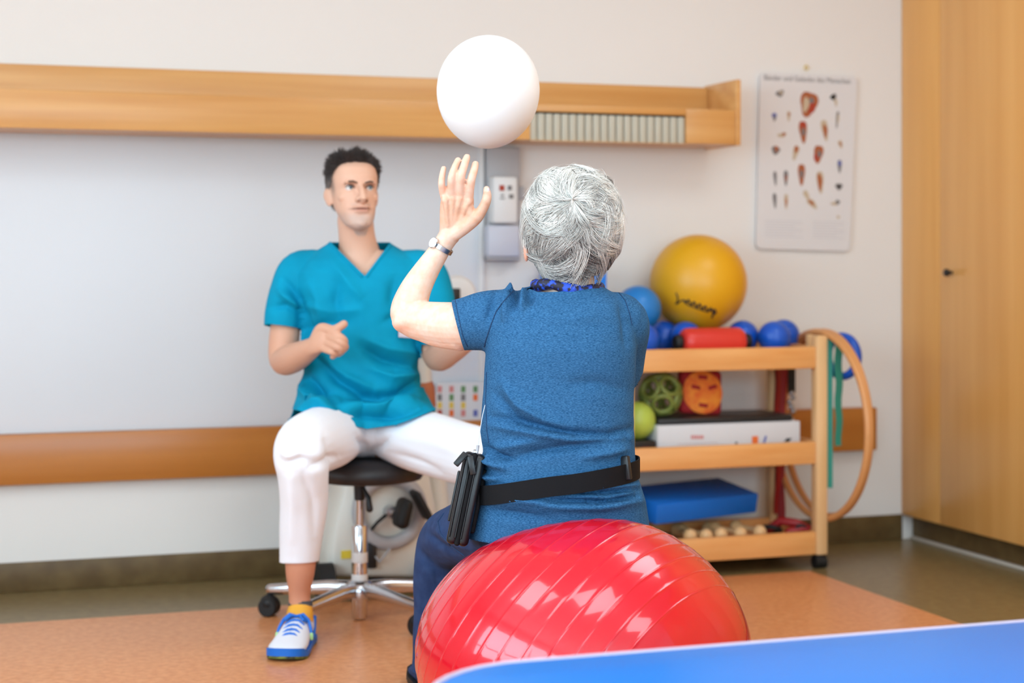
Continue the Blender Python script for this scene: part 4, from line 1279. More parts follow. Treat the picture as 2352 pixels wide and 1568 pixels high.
# carve the face
def hloc(V):
    d = V - np.array(HO)
    return d @ np.array(hr), d @ np.array(hf), d @ np.array(hu)
x, y, z = hloc(V)
N = vnormals(V, F)
face = (y > .03) & (z > -.01) & (z < .24) & (abs(x) < .1)
def dent(cx, cz, sx_, sz_, amp):
    global V
    g = np.exp(-((x - cx) / sx_) ** 2 - ((z - cz) / sz_) ** 2) * face
    V = V + np.array(hf)[None, :] * (amp * g)[:, None]
for s_ in (-1, 1):
    dent(s_ * .031, .128, .016, .010, -.0105)
    dent(s_ * .016, .120, .006, .012, -.004)
    dent(s_ * .03, .068, .008, .014, -.003)
dent(0, .060, .03, .0024, -.005)
dent(0, .041, .02, .006, -.004)
x, y, z = hloc(V)
base = np.tile(lc((226, 178, 152)), (len(V), 1))
px, py = topx(V)
def mixc(mask, c):
    global base
    m_ = np.clip(mask, 0, 1)[:, None]
    base = base * (1 - m_) + lc(c)[None, :] * m_
arms = ((py > 690) & (z < -.1)).astype(float)
mixc(arms * .75, (214, 160, 132))
mixc(((py > 1200) & (z < -.3)).astype(float), (206, 142, 112))
hd_m = ((z > -.03) & (z < .26) & (abs(x) < .11) & (y > -.12)).astype(float)
mixc(hd_m * np.exp(-((x - 0) / .026) ** 2 - ((z - .058) / .008) ** 2) * (y > .06) * .7, (186, 116, 102))
mixc(hd_m * np.exp(-(x / .034) ** 4 - ((z - .0605) / .0028) ** 2) * (y > .05) * .9, (110, 62, 54))
beard = hd_m * np.clip((.056 - z) / .02, 0, 1) * np.clip((z + .02) / .01, 0, 1) * (y > .02)
st_n = 0.5 + 0.5 * wav(V, 420, 3)
mixc(beard * (.35 + .25 * np.clip(1 - abs(x) / .05, 0, 1) + .12 * wav(V, 300, 33)), (184, 172, 166))
mixc(beard * np.clip((.008 - z) / .012, 0, 1) * .35, (130, 112, 106))
mixc(hd_m * np.exp(-((abs(x) - .022) / .016) ** 2 - ((z - .074) / .006) ** 2) * (y > .085) * .35, (190, 160, 148))
mixc(hd_m * np.exp(-((abs(x) - .045) / .018) ** 2 - ((z - .092) / .016) ** 2) * (y > .03) * .08, (226, 160, 140))
mixc(hd_m * np.exp(-((abs(x) - .0125) / .005) ** 2 - ((z - .0835) / .004) ** 2) * (y > .09) * .8, (110, 60, 48))
mixc(hd_m * np.exp(-((abs(x) - .031) / .015) ** 2 - ((z - .132) / .009) ** 2) * (y > .05) * .6, (170, 116, 96))  # shade of the eye sockets painted into the skin colour
mixc(hd_m * np.exp(-((abs(x) - .07) / .016) ** 2 - ((y - .022) / .016) ** 2 - ((z - .138) / .032) ** 2) * .8, (128, 112, 104))
mixc(hd_m * np.exp(-((abs(x) - .055) / .02) ** 2 - ((z - .04) / .02) ** 2) * (y > .0) * .3, (178, 148, 134))
mloc = C(HO.x, SD, 0)
man = heavy('person', V, F, 'skin_man', loc=mloc, colors=base)
tag(man, 'person in a petrol tunic and white trousers sitting on the swivel stool', 'person')
hx, hy, hz = x, y, z
for s_ in (-1, 1):
    b = MB(); ec = H(s_ * .031, .0705, .1275)
    b.ball(ec, .0125, 18, 12); eo = obj('eye', cmb(b), 'eye', man, angle=80)
    gz = (hf + hr * 0.15 - hu * 0.02).normalized()
    b = MB(); b.lathe(ec, [(.0058, .0114), (.0058, .0124), (.003, .0132), (.0005, .0134)], 16, gz.to_track_quat('Z', 'Y').to_matrix()); obj('iris', cmb(b), 'iris', eo)
    b = MB(); b.tube([H(s_ * .014, .0955, .1395), H(s_ * .026, .096, .1435), H(s_ * .038, .09, .143), H(s_ * .048, .08, .138)], [.0022, .0034, .003, .0012], n=8, roundcap=2); obj('eyebrow', cmb(b), 'brow', man)
    b = MB(); b.tube([H(s_ * .018, .083, .126), H(s_ * .025, .0855, .1325), H(s_ * .034, .085, .1335), H(s_ * .044, .0785, .1275)], [.0014, .0022, .0022, .0014], n=8, roundcap=2); obj('eyelid', cmb(b), 'brow', man)
# short dark hair, greying at the sides
zmin = np.interp(hy, [-.1, -.05, -.02, .005, .03, .055, .075, .1], [.06, .07, .098, .128, .166, .2, .209, .212])
mask = (hz > zmin) & (hz < .25) & (hy > -.13) & (hy < .09) & (abs(hx) < .09) & ~((abs(hx) > .07) & (hz < .135) & (hy > -.03))
Fm = np.array([f for f in F if len(f) == 4])
Fs = Fm[mask[Fm].all(axis=1)]
us = np.unique(Fs); mp_ = -np.ones(len(V), int); mp_[us] = np.arange(len(us))
N = vnormals(V, F)
capV = V[us] + N[us] * .004
def hcol(n, xx, yy, zz):
    g = np.clip((.175 - zz) / .05, 0, 1) * np.clip((yy + .05) / .05, 0, 1)
    b_ = lc((66, 56, 53))[None, :] * (1 - g[:, None]) + lc((150, 138, 132))[None, :] * g[:, None]
    return b_ * rng.uniform(.6, 1.5, (n, 1))
capC = hcol(len(us), hx[us], hy[us], hz[us]) * .9
pick = rng.choice(us, 9000)
K_ = 5
tt = np.linspace(0, 1, K_)[None, :, None]
top_ = np.clip((hz[pick] - .17) / .04, 0, 1)
ln = (.009 + .017 * top_) * rng.uniform(.6, 1.2, len(pick))
clump = np.sin(hx[pick] * 190 + 1.3) * .5 + np.sin(hx[pick] * 95 + hy[pick] * 60) * .5
dr = N[pick] * (.45 + .7 * top_)[:, None] + np.array(hu)[None, :] * (-.5 + 1.1 * top_)[:, None] + np.array(hf)[None, :] * (-.25 + .25 * top_)[:, None] + np.array(hr)[None, :] * (.5 * clump * top_)[:, None] + rng.normal(size=(len(pick), 3)) * .28
dr /= np.linalg.norm(dr, axis=1)[:, None]
ln = ln * (1 + .35 * clump * top_)
paths = V[pick][:, None, :] + N[pick][:, None, :] * .002 + dr[:, None, :] * ln[:, None, None] * tt + np.array(hu)[None, None, :] * (-.004 * tt ** 2)
rad = (np.array([.0009, .0009, .0008, .0006, .0002])[None, :]) * np.ones((len(pick), 1))
sV, sF = strands(paths, rad)
sC = np.repeat(hcol(len(pick), hx[pick], hy[pick], hz[pick]), K_ * 3, axis=0)
hV = np.r_[capV, sV]; hF = [tuple(int(i) for i in q) for q in mp_[Fs]] + [tuple(int(i) for i in q) for q in (sF + len(capV))]
tag(heavy('hair', hV, hF, 'hair_man', man, colors=np.r_[capC, sC]), 'short dark hair greying at the temples')

# tunic
tu = MB()
TB = [(1012, 652, 1010, .16, 5.37), (985, 656, 1006, .165, 5.375), (940, 672, 1000, .16, 5.39), (900, 685, 976, .15, 5.41), (850, 698, 962, .14, 5.42), (780, 695, 959, .135, 5.42), (720, 690, 962, .135, 5.42), (660, 674, 982, .13, 5.42), (625, 668, 990, .12, 5.42), (598, 690, 968, .1, 5.42), (577, 725, 930, .08, 5.42), (560, 752, 900, .068, 5.42), (548, 764, 888, .06, 5.42)]
tu.loft(torso(TB, 56, 2.4))
limb(tu, [(715, 622, 5.42, .068), (690, 632, 5.42, .074), (668, 675, 5.41, .068), (656, 715, 5.40, .063), (651, 752, 5.40, .060), (650, 775, 5.40, .06)])
limb(tu, [(940, 622, 5.42, .068), (970, 632, 5.42, .074), (992, 680, 5.41, .068), (1002, 735, 5.40, .062), (1006, 785, 5.39, .060), (1008, 810, 5.39, .06)])
limb(tu, [(808, 972, 5.38, .108), (776, 985, 5.29, .111), (752, 996, 5.24, .109)])
limb(tu, [(875, 970, 5.40, .098), (915, 985, 5.33, .105), (955, 1002, 5.27, .106)])
V, F, ed = voxel(tu, 0.005, 5)
N = vnormals(V, F)
V = V + N * (.0025 * wav(V, 38, 5))[:, None]
for pts, w_, am in [
    ([(725, 822), (775, 872), (830, 905), (870, 912)], 9, -.012), ([(745, 815), (800, 870), (860, 895)], 11, .010),
    ([(790, 915), (860, 918), (920, 902), (962, 872)], 9, -.016), ([(780, 932), (870, 938), (960, 915)], 12, .012), ([(800, 948), (880, 956), (970, 935)], 8, -.010),
    ([(702, 862), (735, 905), (772, 932)], 10, -.015), ([(690, 885), (730, 935), (775, 955)], 12, .012),
    ([(830, 800), (880, 828), (955, 845)], 10, -.010), ([(835, 775), (890, 800), (955, 812)], 12, .009), ([(850, 845), (900, 868), (958, 862)], 10, .010),
    ([(692, 690), (700, 730), (702, 775)], 9, -.008), ([(650, 640), (675, 672), (692, 700)], 8, -.006), ([(640, 665), (665, 690), (690, 708)], 8, .008), ([(625, 705), (660, 700), (688, 716)], 7, -.006),
    ([(708, 640), (735, 690), (740, 740)], 14, .007), ([(780, 640), (770, 690), (780, 740)], 12, -.006), ([(905, 640), (900, 690), (925, 730)], 12, -.006), ([(760, 600), (800, 650), (835, 690)], 12, .006),
    ([(690, 760), (740, 745), (800, 742)], 9, -.006), ([(700, 700), (760, 715), (830, 712)], 10, .005), ([(880, 740), (920, 722), (960, 715)], 9, -.006), ([(670, 960), (720, 925), (760, 918)], 8, .008)]:
    V = fold(V, N, pts, w_, am * 1.45)
V = relax(V, ed, 1)
bm = cloth_mesh(V, F)
def pxp(p):
    return p.x / p.y * FPX + FW / 2, HZ - (p.z - CH) / p.y * FPX
def plane_px(a, b_):
    """plane through the lens and a line of the picture; normal points up the picture"""
    o = Vector((0, 0, CH)); n_ = (Q(*a, 1.0) - o).cross(Q(*b_, 1.0) - o)
    return o, (n_ if n_.z > 0 else -n_)
reg = lambda p: (lambda t_: 735 < t_[0] < 915 and t_[1] < 650 and p.y < 5.43)(pxp(p))
o1, n1 = plane_px((757, 553), (838, 633)); o2, n2 = plane_px((838, 633), (893, 561))
fs_ = [f for f in bm.faces if reg(f.calc_center_median())]
for (oo, nn) in ((o1, n1), (o2, n2)):
    fs_ = [f for f in bm.faces if reg(f.calc_center_median())]
    ge = set(fs_)
    for f in fs_:
        ge.update(f.edges); ge.update(f.verts)
    bmesh.ops.bisect_plane(bm, geom=list(ge), plane_co=oo, plane_no=nn)
dead = [f for f in bm.faces if reg(f.calc_center_median()) and (f.calc_center_median() - o1).dot(n1) > 0 and (f.calc_center_median() - o2).dot(n2) > 0]
bmesh.ops.delete(bm, geom=dead, context='FACES')
cut(bm, lambda p: (lambda t_: 750 < t_[0] < 900 and t_[1] < 575 and p.y >= 5.42)(pxp(p)), Q(825, 556, 5.45), (0, 0, 1))
cut(bm, lambda p: pxp(p)[0] < 692 and 730 < pxp(p)[1] < 870, Q(652, 752, 5.40), (-.12, -.15, -1))
cut(bm, lambda p: pxp(p)[0] > 966 and 760 < pxp(p)[1] < 890, Q(1004, 790, 5.39), (.1, -.1, -1))
cut(bm, lambda p: pxp(p)[1] > 960, Q(830, 1007, 5.38), (0, 0, -1))
for (a_, b_, x0_, x1_) in (((690, 944), (790, 972), 662, 790), ((790, 972), (842, 985), 790, 842), ((842, 985), (910, 975), 842, 910), ((910, 975), (1000, 940), 910, 1020)):
    oo, nn = plane_px(a_, b_)
    cut(bm, lambda p: x0_ < pxp(p)[0] <= x1_ and pxp(p)[1] > 915 and p.y < 5.40, oo, -nn)
tV, tF = from_bm(bm); bm.free()
tun = solid(heavy('tunic', tV, tF, 'tunic', man), .003)
tag(tun, 'petrol blue short sleeved tunic with a V neck')
bvh = BVHTree.FromPolygons([Vector(p) for p in tV], tF)
def cast(bv, px_, py_, lift=0.001):
    o = Vector((0, 0, CH)); d = (Q(px_, py_, 1.0) - o).normalized()
    hit = bv.ray_cast(o, d)
    if hit[0] is None:
        return None
    n_ = hit[1] if hit[1].dot(d) < 0 else -hit[1]
    return hit[0] + n_ * lift
def stitch(bv, pts, r, m_, name, parent, lift=.0008):
    dense = []
    for i in range(len(pts) - 1):
        for k in range(10):
            f_ = k / 10
            q = cast(bv, pts[i][0] * (1 - f_) + pts[i + 1][0] * f_, pts[i][1] * (1 - f_) + pts[i + 1][1] * f_, lift)
            if q is not None:
                dense.append(q)
    if len(dense) > 2:
        b_ = MB(); b_.tube(dense, r, n=6, roundcap=1); return obj(name, cmb(b_), m_, parent, angle=60)
stitch(bvh, [(752, 556), (795, 599), (836, 640)], .0035, 'tunic', 'neck_binding', man)
stitch(bvh, [(898, 563), (868, 600), (840, 640)], .0035, 'tunic', 'neck_binding', man)
b = MB()
cs = [cast(bvh, *q, .004) for q in ((914, 752), (952, 752), (952, 774), (914, 774))]
if all(cs):
    b.poly([Vector((q.x, min(c_.y for c_ in cs), q.z)) for q in cs], .003, (0, -1, 0)); tag(obj('name_badge', cmb(b), 'badge', man), 'pale name badge')

# trousers
tr = MB()
tr.ball(Q(838, 985, 5.42), (.168, .15, .088), 32, 18)
limb(tr, [(800, 978, 5.40, .088), (760, 1000, 5.24, .096), (712, 1020, 5.06, .094), (694, 1042, 4.98, .084), (696, 1090, 4.99, .074), (698, 1160, 5.03, .069), (692, 1230, 5.06, .062), (687, 1292, 5.08, .0585), (686, 1320, 5.09, .058)])
limb(tr, [(875, 978, 5.40, .088), (945, 1005, 5.3, .096), (1040, 1035, 5.16, .092), (1120, 1058, 5.02, .086), (1140, 1095, 5.0, .078), (1148, 1180, 5.03, .07), (1152, 1300, 5.08, .06), (1153, 1330, 5.08, .06)])
V, F, ed = voxel(tr, 0.0055, 5)
N = vnormals(V, F)
V = V + N * (.003 * wav(V, 30, 8))[:, None]
for pts, w_, am in [([(655, 1062), (690, 1052), (730, 1066)], 8, -.007), ([(645, 1035), (665, 1048), (690, 1040)], 8, .008), ([(690, 1080), (720, 1150), (725, 1240)], 12, -.006), ([(665, 1080), (672, 1160), (668, 1260)], 12, .006), ([(705, 1075), (745, 1060), (780, 1045)], 9, -.008),
                    ([(820, 1000), (838, 1025), (845, 1048)], 8, -.009), ([(890, 1005), (868, 1028), (852, 1048)], 8, -.009), ([(900, 1040), (960, 1060), (1020, 1090)], 10, -.006), ([(930, 1000), (1000, 1015), (1060, 1040)], 14, .006), ([(745, 1000), (760, 1030), (750, 1055)], 9, -.006)]:
    V = fold(V, N, pts, w_, am)
bm = cloth_mesh(V, F)
cut(bm, lambda p: pxp(p)[0] < 780 and pxp(p)[1] > 1230, Q(688, 1288, 5.08), (0.03, -.05, -1))
cut(bm, lambda p: pxp(p)[0] > 1050 and pxp(p)[1] > 1250, Q(1152, 1305, 5.08), (0, 0, -1))
tV2, tF2 = from_bm(bm); bm.free()
tag(solid(heavy('trousers', tV2, tF2, 'trouser_white', man), .003), 'white cropped trousers')
# socks and sneakers
for (cxp, dxp) in ((690, 0), (1157, 1)):
    a0 = Q(cxp, 1405, 5.085)
    b = MB(); b.tube([Vector((a0.x, a0.y + .003, .118)), Vector((a0.x, a0.y, .108)), Vector((a0.x, a0.y - .012, .09)), Vector((a0.x, a0.y - .02, .07))], [.033, .035, .039, .04], n=24); sk = obj('sock', cmb(b), 'sock_yellow', man)
    b = MB(); b.tube([Vector((a0.x, a0.y + .004, .126)), Vector((a0.x, a0.y + .002, .112))], [.0345, .0362], n=24); obj('sock_cuff', cmb(b), 'sock_grey', sk)
    hx_ = a0.x
    tag(shoe(man, (hx_ + (.008 if not dxp else -.004), 5.135), (-.1 if not dxp else .12, -1, 0), .285, ('sneaker_white', 'sneaker_blue', 'sneaker_sole'), True, 'sneaker', 1.1), 'white running shoe with blue laces')

# ------------------------------------------------------------------ the woman on the red ball
WD = 3.97
skw = MB()
WT = [(1240, 1068, 1495, .15, 3.99), (1190, 1081, 1489, .15, 3.99), (1150, 1093, 1481, .145, 3.98), (1112, 1106, 1469, .137, 3.975), (1085, 1110, 1459, .13, 3.97), (1045, 1111, 1457, .128, 3.97), (990, 1104, 1455, .126, 3.97), (950, 1106, 1453, .124, 3.97), (900, 1111, 1456, .122, 3.97), (850, 1112, 1460, .124, 3.97), (800, 1115, 1462, .126, 3.97), (760, 1118, 1460, .124, 3.975), (722, 1122, 1452, .114, 3.98), (697, 1136, 1440, .1, 3.985), (678, 1166, 1420, .082, 3.99), (664, 1205, 1398, .068, 3.99), (655, 1228, 1382, .06, 3.99)]
skw.loft(torso(WT[2:], 44, 2.4, 0.027))
limb(skw, [(1308, 690, 3.99, .075), (1310, 660, 3.99, .058), (1312, 620, 3.985, .053), (1314, 570, 3.98, .053)])
skw.ball(Q(1316, 510, 4.0), (.078, .095, .108), 28, 18)
skw.ball(Q(1310, 560, 4.04), (.058, .062, .062), 24, 14)
skw.tube([Q(1308, 520, 4.09), Q(1307, 548, 4.112), Q(1307, 560, 4.1)], [.008, .012, .008], n=10, roundcap=2)
skw.ball(Q(1209, 572, 3.965), (.007, .018, .029), 16, 10)
skw.ball(Q(1217, 570, 3.97), (.01, .014, .02), 16, 10)
limb(skw, [(1150, 738, 3.99, .06), (1100, 742, 4.0, .056), (1050, 746, 4.03, .0535), (1000, 742, 4.06, .050), (960, 735, 4.085, .046), (938, 724, 4.1, .042), (942, 700, 4.105, .0425), (956, 662, 4.1, .0365), (980, 620, 4.1, .030), (1003, 585, 4.1, .0255), (1019, 560, 4.1, .0235), (1033, 538, 4.095, .025)])
skw.ball(Q(931, 738, 4.085), (.032, .03, .028), 18, 12)
limb(skw, [(1055, 762, 4.03, .045), (1010, 765, 4.05, .034), (975, 757, 4.07, .03)])
# raised hand, back towards the camera
limb(skw, [(1033, 540, 4.093, .0255), (1040, 516, 4.085, .032), (1047, 488, 4.078, .0385), (1051, 462, 4.072, .039), (1053, 448, 4.07, .036)], ratio=0.42, ref=(1, 0, 0.12))
def wf(pts, r0, r1):
    n_p = len(pts)
    limb(skw, [(p[0], p[1], p[2], r0 + (r1 - r0) * (i / (n_p - 1)) ** 1.5) for i, p in enumerate(pts)], n=14, rc=4)
FING = {'pinky': [(1023, 462, 4.076), (1017, 440, 4.066), (1014, 421, 4.056), (1016, 402, 4.062), (1019, 387, 4.07)],
        'ring': [(1040, 455, 4.066), (1037, 431, 4.052), (1037, 408, 4.042), (1044, 386, 4.052), (1052, 368, 4.066)],
        'middle': [(1057, 453, 4.064), (1057, 427, 4.05), (1060, 402, 4.04), (1067, 378, 4.05), (1072.5, 361, 4.066)],
        'index': [(1077, 460, 4.066), (1079, 436, 4.054), (1083, 411, 4.044), (1089, 391, 4.052), (1092, 377, 4.064)]}
wf(FING['pinky'], .0092, .0064); wf(FING['ring'], .0098, .0076); wf(FING['middle'], .0102, .0082); wf(FING['index'], .0108, .0082)
limb(skw, [(1046, 536, 4.085, .017), (1070, 518, 4.075, .0175), (1093, 500, 4.068, .0155), (1107, 482, 4.06, .0125), (1116, 464, 4.052, .0115), (1119, 449, 4.052, .0105), (1117.5, 434, 4.056, .0075)], n=16, rc=4)
limb(skw, [(1058, 520, 4.075, .012), (1078, 498, 4.07, .012), (1080, 478, 4.066, .010)], n=14, rc=3)
for (kx_, ky_, wx) in ((1023, 460, 1031), (1040, 455, 1036), (1057, 454, 1041), (1077, 462, 1048)):     # tendons and knuckles
    limb(skw, [(kx_, ky_, 4.058, .0078), ((kx_ * .6 + wx * .4), ky_ + 28, 4.0635, .0052), ((kx_ * .25 + wx * .75), ky_ + 58, 4.0735, .0042)], n=10, rc=2)
    skw.ball(Q(kx_, ky_ - 1, 4.06), (.0095, .008, .0105), 14, 10)
# right arm resting in front of her
limb(skw, [(1420, 735, 4.0, .058), (1425, 800, 4.08, .05), (1410, 890, 4.15, .043), (1380, 940, 4.24, .04), (1330, 990, 4.33, .028), (1310, 1010, 4.36, .026)])
limb(skw, [(1310, 1010, 4.36, .026), (1296, 1024, 4.39, .034), (1284, 1034, 4.41, .034)], ratio=.45)
for k in range(4):
    limb(skw, [(1288 + k * 8 - 12, 1030 + k * 4, 4.41, .009), (1270 + k * 8 - 12, 1046 + k * 4, 4.45, .008), (1262 + k * 8 - 12, 1062 + k * 3, 4.46, .007)], n=10, rc=2)
limb(skw, [(1310, 1022, 4.38, .011), (1298, 1044, 4.40, .01), (1288, 1058, 4.42, .008)], n=10, rc=2)
# legs
limb(skw, [(1170, 1205, 4.02, .065), (1105, 1216, 4.2, .058), (1028, 1250, 4.41, .046), (1009, 1330, 4.455, .042), (1003, 1450, 4.49, .04), (998, 1545, 4.505, .034), (995, 1575, 4.5, .036)])
limb(skw, [(1385, 1215, 4.02, .065), (1393, 1223, 4.2, .058), (1403, 1250, 4.4, .046), (1410, 1400, 4.465, .042), (1412, 1550, 4.48, .034), (1412, 1575, 4.49, .036)])
V, F, ed = voxel(skw, 0.0027, 2)
px, py = topx(V)
N = vnormals(V, F)
base = np.tile(lc((233, 200, 180)), (len(V), 1))
vein = wav(V, 260, 21) * .5 + wav(V, 120, 22) * .5
handm = np.clip((545 - py) / 40, 0, 1) * (px < 1140) * (py < 560)
mixc(handm * .55, (214, 156, 122))
mixc(handm * np.clip((470 - py) / 30, 0, 1) * .55, (240, 200, 180))
mixc(handm * np.clip(vein * 2.2, 0, 1) * .4 * (py > 440), (180, 116, 82))
mixc(np.exp(-((px - 925) / 22) ** 2 - ((py - 752) / 12) ** 2) * .6, (222, 150, 122))
mixc(((px < 1225) & (px > 1190) & (py > 540) & (py < 610)).astype(float) * .6, (228, 140, 106))
mixc(np.clip(vein - .3, 0, 1) * .35 * (py < 700) * (px < 1060), (222, 166, 138))
wl = C(Q(1290, 1100, WD).x, WD, 0)
wom = heavy('person', V, F, 'skin_woman', loc=wl, colors=base)
tag(wom, 'grey haired person in a blue T-shirt seated on the red ball with one arm raised', 'person')
# finger nail on the thumb
b = MB(); b.ball(Q(1121.5, 438, 4.05), (.0035, .004, .0075), 12, 8); obj('nail', cmb(b), 'badge', wom, angle=80)

# T-shirt
sh = MB()
sh.loft(torso(WT, 64, 2.4))
limb(sh, [(1200, 740, 3.99, .07), (1150, 737, 3.985, .074), (1110, 738, 3.99, .068), (1075, 743, 4.01, .061), (1045, 748, 4.03, .0585), (1020, 750, 4.05, .058)])
limb(sh, [(1400, 735, 3.99, .066), (1424, 742, 4.0, .066), (1426, 790, 4.06, .062), (1420, 850, 4.11, .06), (1415, 880, 4.13, .058)])
V, F, ed = voxel(sh, 0.0048, 5)
N = vnormals(V, F)
V = V + N * (.0028 * wav(V, 30, 11) + .0012 * wav(V, 70, 12))[:, None]
for pts, w_, am in [
    ([(1130, 958), (1220, 975), (1320, 996), (1400, 1000), (1448, 985)], 8, -.008), ([(1130, 976), (1220, 992), (1320, 1010), (1445, 1006)], 9, .007),
    ([(1155, 880), (1190, 930), (1250, 965), (1310, 985)], 9, .006), ([(1140, 905), (1180, 955), (1230, 985)], 8, -.005),
    ([(1180, 1050), (1240, 1036), (1330, 1022), (1440, 1010)], 8, -.006), ([(1130, 1030), (1180, 1022), (1240, 1012)], 8, .004),
    ([(1320, 1120), (1400, 1122), (1462, 1115)], 6, .007), ([(1290, 1128), (1390, 1131), (1460, 1122)], 6, -.011), ([(1310, 1140), (1400, 1141), (1450, 1130)], 5, .007), ([(1260, 1150), (1380, 1153), (1462, 1142)], 6, -.011), ([(1250, 1162), (1380, 1163), (1468, 1150)], 8, .008),
    ([(1170, 1130), (1250, 1128), (1340, 1122)], 7, -.006), ([(1110, 1170), (1180, 1180), (1260, 1192)], 10, -.005), ([(1130, 1150), (1200, 1150), (1270, 1158)], 9, .005),
    ([(1168, 655), (1172, 690), (1160, 730)], 7, .012), ([(1183, 668), (1184, 688), (1176, 712)], 5, -.006), ([(1205, 664), (1202, 690), (1198, 720)], 6, .008), ([(1222, 670), (1218, 700)], 6, -.005), ([(1140, 668), (1128, 700), (1118, 740)], 8, -.006),
    ([(1115, 1045), (1130, 1062), (1160, 1075)], 7, .009), ([(1118, 1028), (1140, 1048), (1180, 1055)], 6, -.008), ([(1110, 1092), (1125, 1098), (1150, 1100)], 6, .007),
    ([(1425, 700), (1438, 740), (1440, 800)], 9, -.005), ([(1445, 900), (1380, 880), (1300, 880)], 14, -.003), ([(1230, 720), (1300, 735), (1380, 725)], 16, .003), ([(1440, 1030), (1400, 1040), (1340, 1050)], 8, .005)]:
    V = fold(V, N, pts, w_, am * (1.6 if pts[0][1] > 850 else 1.3))
V = relax(V, ed, 1)
bm = cloth_mesh(V, F)
ca_, cb_ = Q(1037, 688, 4.03), Q(1067, 803, 4.02)
dv = (cb_ - ca_).normalized()
cut(bm, lambda p: pxp(p)[0] < 1085 and 650 < pxp(p)[1] < 840, (ca_ + cb_) / 2, (Vector((0, 1, 0)).cross(dv) * (1 if Vector((0, 1, 0)).cross(dv).x < 0 else -1)))
cut(bm, lambda p: p.y > 4.09 and p.x > .2, Q(1420, 850, 4.11), (-.05, .3, -1))
cut(bm, lambda p: pxp(p)[1] > 1195, Q(1280, 1228, 3.99), (0, 0, -1))
cut(bm, lambda p: pxp(p)[1] < 690 and 1210 < pxp(p)[0] < 1400, Q(1305, 665, 3.93), (-.05, -.25, 1))
sV2, sF2 = from_bm(bm); bm.free()
tag(solid(heavy('t_shirt', sV2, sF2, 'tshirt', wom), .002), 'heather blue short sleeved T-shirt')
bvw = BVHTree.FromPolygons([Vector(p) for p in sV2], sF2)
stitch(bvw, [(1178, 668), (1158, 690), (1140, 715), (1128, 745), (1116, 780), (1112, 798)], .0011, 'seam', 'armhole_seam', wom)
stitch(bvw, [(1046, 690), (1054, 730), (1063, 770), (1075, 798)], .0009, 'seam', 'cuff_seam', wom)
stitch(bvw, [(1418, 668), (1436, 690), (1446, 720), (1452, 750)], .0009, 'seam', 'armhole_seam', wom)
stitch(bvw, [(1118, 855), (1116, 920), (1119, 990), (1124, 1020)], .0009, 'seam', 'side_seam', wom)
# scarf
b = MB(); pts, rr = [], []
for k in range(40):
    a = 2 * math.pi * k / 40
    q = Q(1304, 660, 3.985)
    pts.append(q + Vector((.076 * math.cos(a), .058 * math.sin(a), .003 * math.cos(3 * a) - .006 * math.cos(a) + .002 * math.sin(5 * a)))); rr.append(.0125 + .002 * math.sin(7 * a))
b.tube(pts, rr, n=12, closed=True, ref=(0, 0, 1), ratio=.8); tag(obj('scarf', cmb(b), 'scarf', wom, angle=70), 'dark blue patterned neck scarf')
# trousers
tr = MB()
tr.ball(Q(1285, 1195, 4.03), (.19, .135, .1), 32, 18)
limb(tr, [(1185, 1210, 4.02, .1), (1110, 1216, 4.2, .088), (1045, 1232, 4.36, .076), (1020, 1252, 4.43, .07), (1008, 1300, 4.45, .0645), (1005, 1400, 4.48, .062), (1002, 1500, 4.5, .062), (998, 1542, 4.505, .062), (998, 1562, 4.505, .062)])
limb(tr, [(1385, 1215, 4.02, .1), (1392, 1222, 4.2, .088), (1402, 1240, 4.38, .076), (1405, 1275, 4.44, .068), (1410, 1400, 4.47, .062), (1412, 1540, 4.5, .062), (1412, 1562, 4.5, .062)])
V, F, ed = voxel(tr, 0.006, 5)
N = vnormals(V, F)
V = V + N * (.002 * wav(V, 45, 14))[:, None]
for pts, w_, am in [([(985, 1225), (1010, 1250), (1060, 1280)], 6, -.006), ([(1000, 1212), (1030, 1238), (1080, 1262)], 7, .005), ([(965, 1260), (1000, 1310), (1010, 1350)], 8, -.004)]:
    V = fold(V, N, pts, w_, am)
bm = cloth_mesh(V, F)
cut(bm, lambda p: p.z < .3, Q(998, 1541, 4.505), (0, 0, -1))
tV3, tF3 = from_bm(bm); bm.free()
tag(solid(heavy('trousers', tV3, tF3, 'navy', wom), .003), 'navy trousers')
bvt = BVHTree.FromPolygons([Vector(p) for p in tV3], tF3)
stitch(bvt, [(1020, 1178), (1006, 1198), (1012, 1225), (1035, 1252), (1070, 1278)], .0012, 'seam', 'trouser_seam', wom)
for (cxp, fx) in ((998, -.15), (1412, .1)):
    q = Q(cxp, 1570, 4.5)
    shoe(wom, (q.x, 4.44), (fx, 1, 0), .25, ('navy', 'black_rubber', 'black_rubber'), False, 'shoe', .95)

# short grey hair: a scalp shell and combed locks
HC = np.array(Q(1316, 510, 3.98)); ks = 3.98 / FPX
prof = [(128, 3), (124, 26), (113, 60), (92, 86), (60, 104), (25, 114), (-10, 117), (-45, 114), (-72, 104), (-92, 90), (-112, 76), (-130, 66), (-150, 55), (-164, 38)]
ee = np.array([math.atan2(a, b_) for a, b_ in prof]); er = np.array([math.hypot(a, b_) for a, b_ in prof]) * ks
o_ = np.argsort(ee); ee, er = ee[o_], er[o_]
def hull(d, k=1.0):
    d = d / np.linalg.norm(d, axis=-1, keepdims=True)
    r = np.interp(np.arcsin(np.clip(d[..., 2], -1, 1)), ee, er)
    p = d * r[..., None]
    p[..., 1] *= 1.02
    return HC + p * np.asarray(k)[..., None]
kx = np.array([-.04, -.9, .4]); kx /= np.linalg.norm(kx)
ka = np.cross(kx, [0, 0, 1.0]); ka /= np.linalg.norm(ka); kb = np.cross(ka, kx)
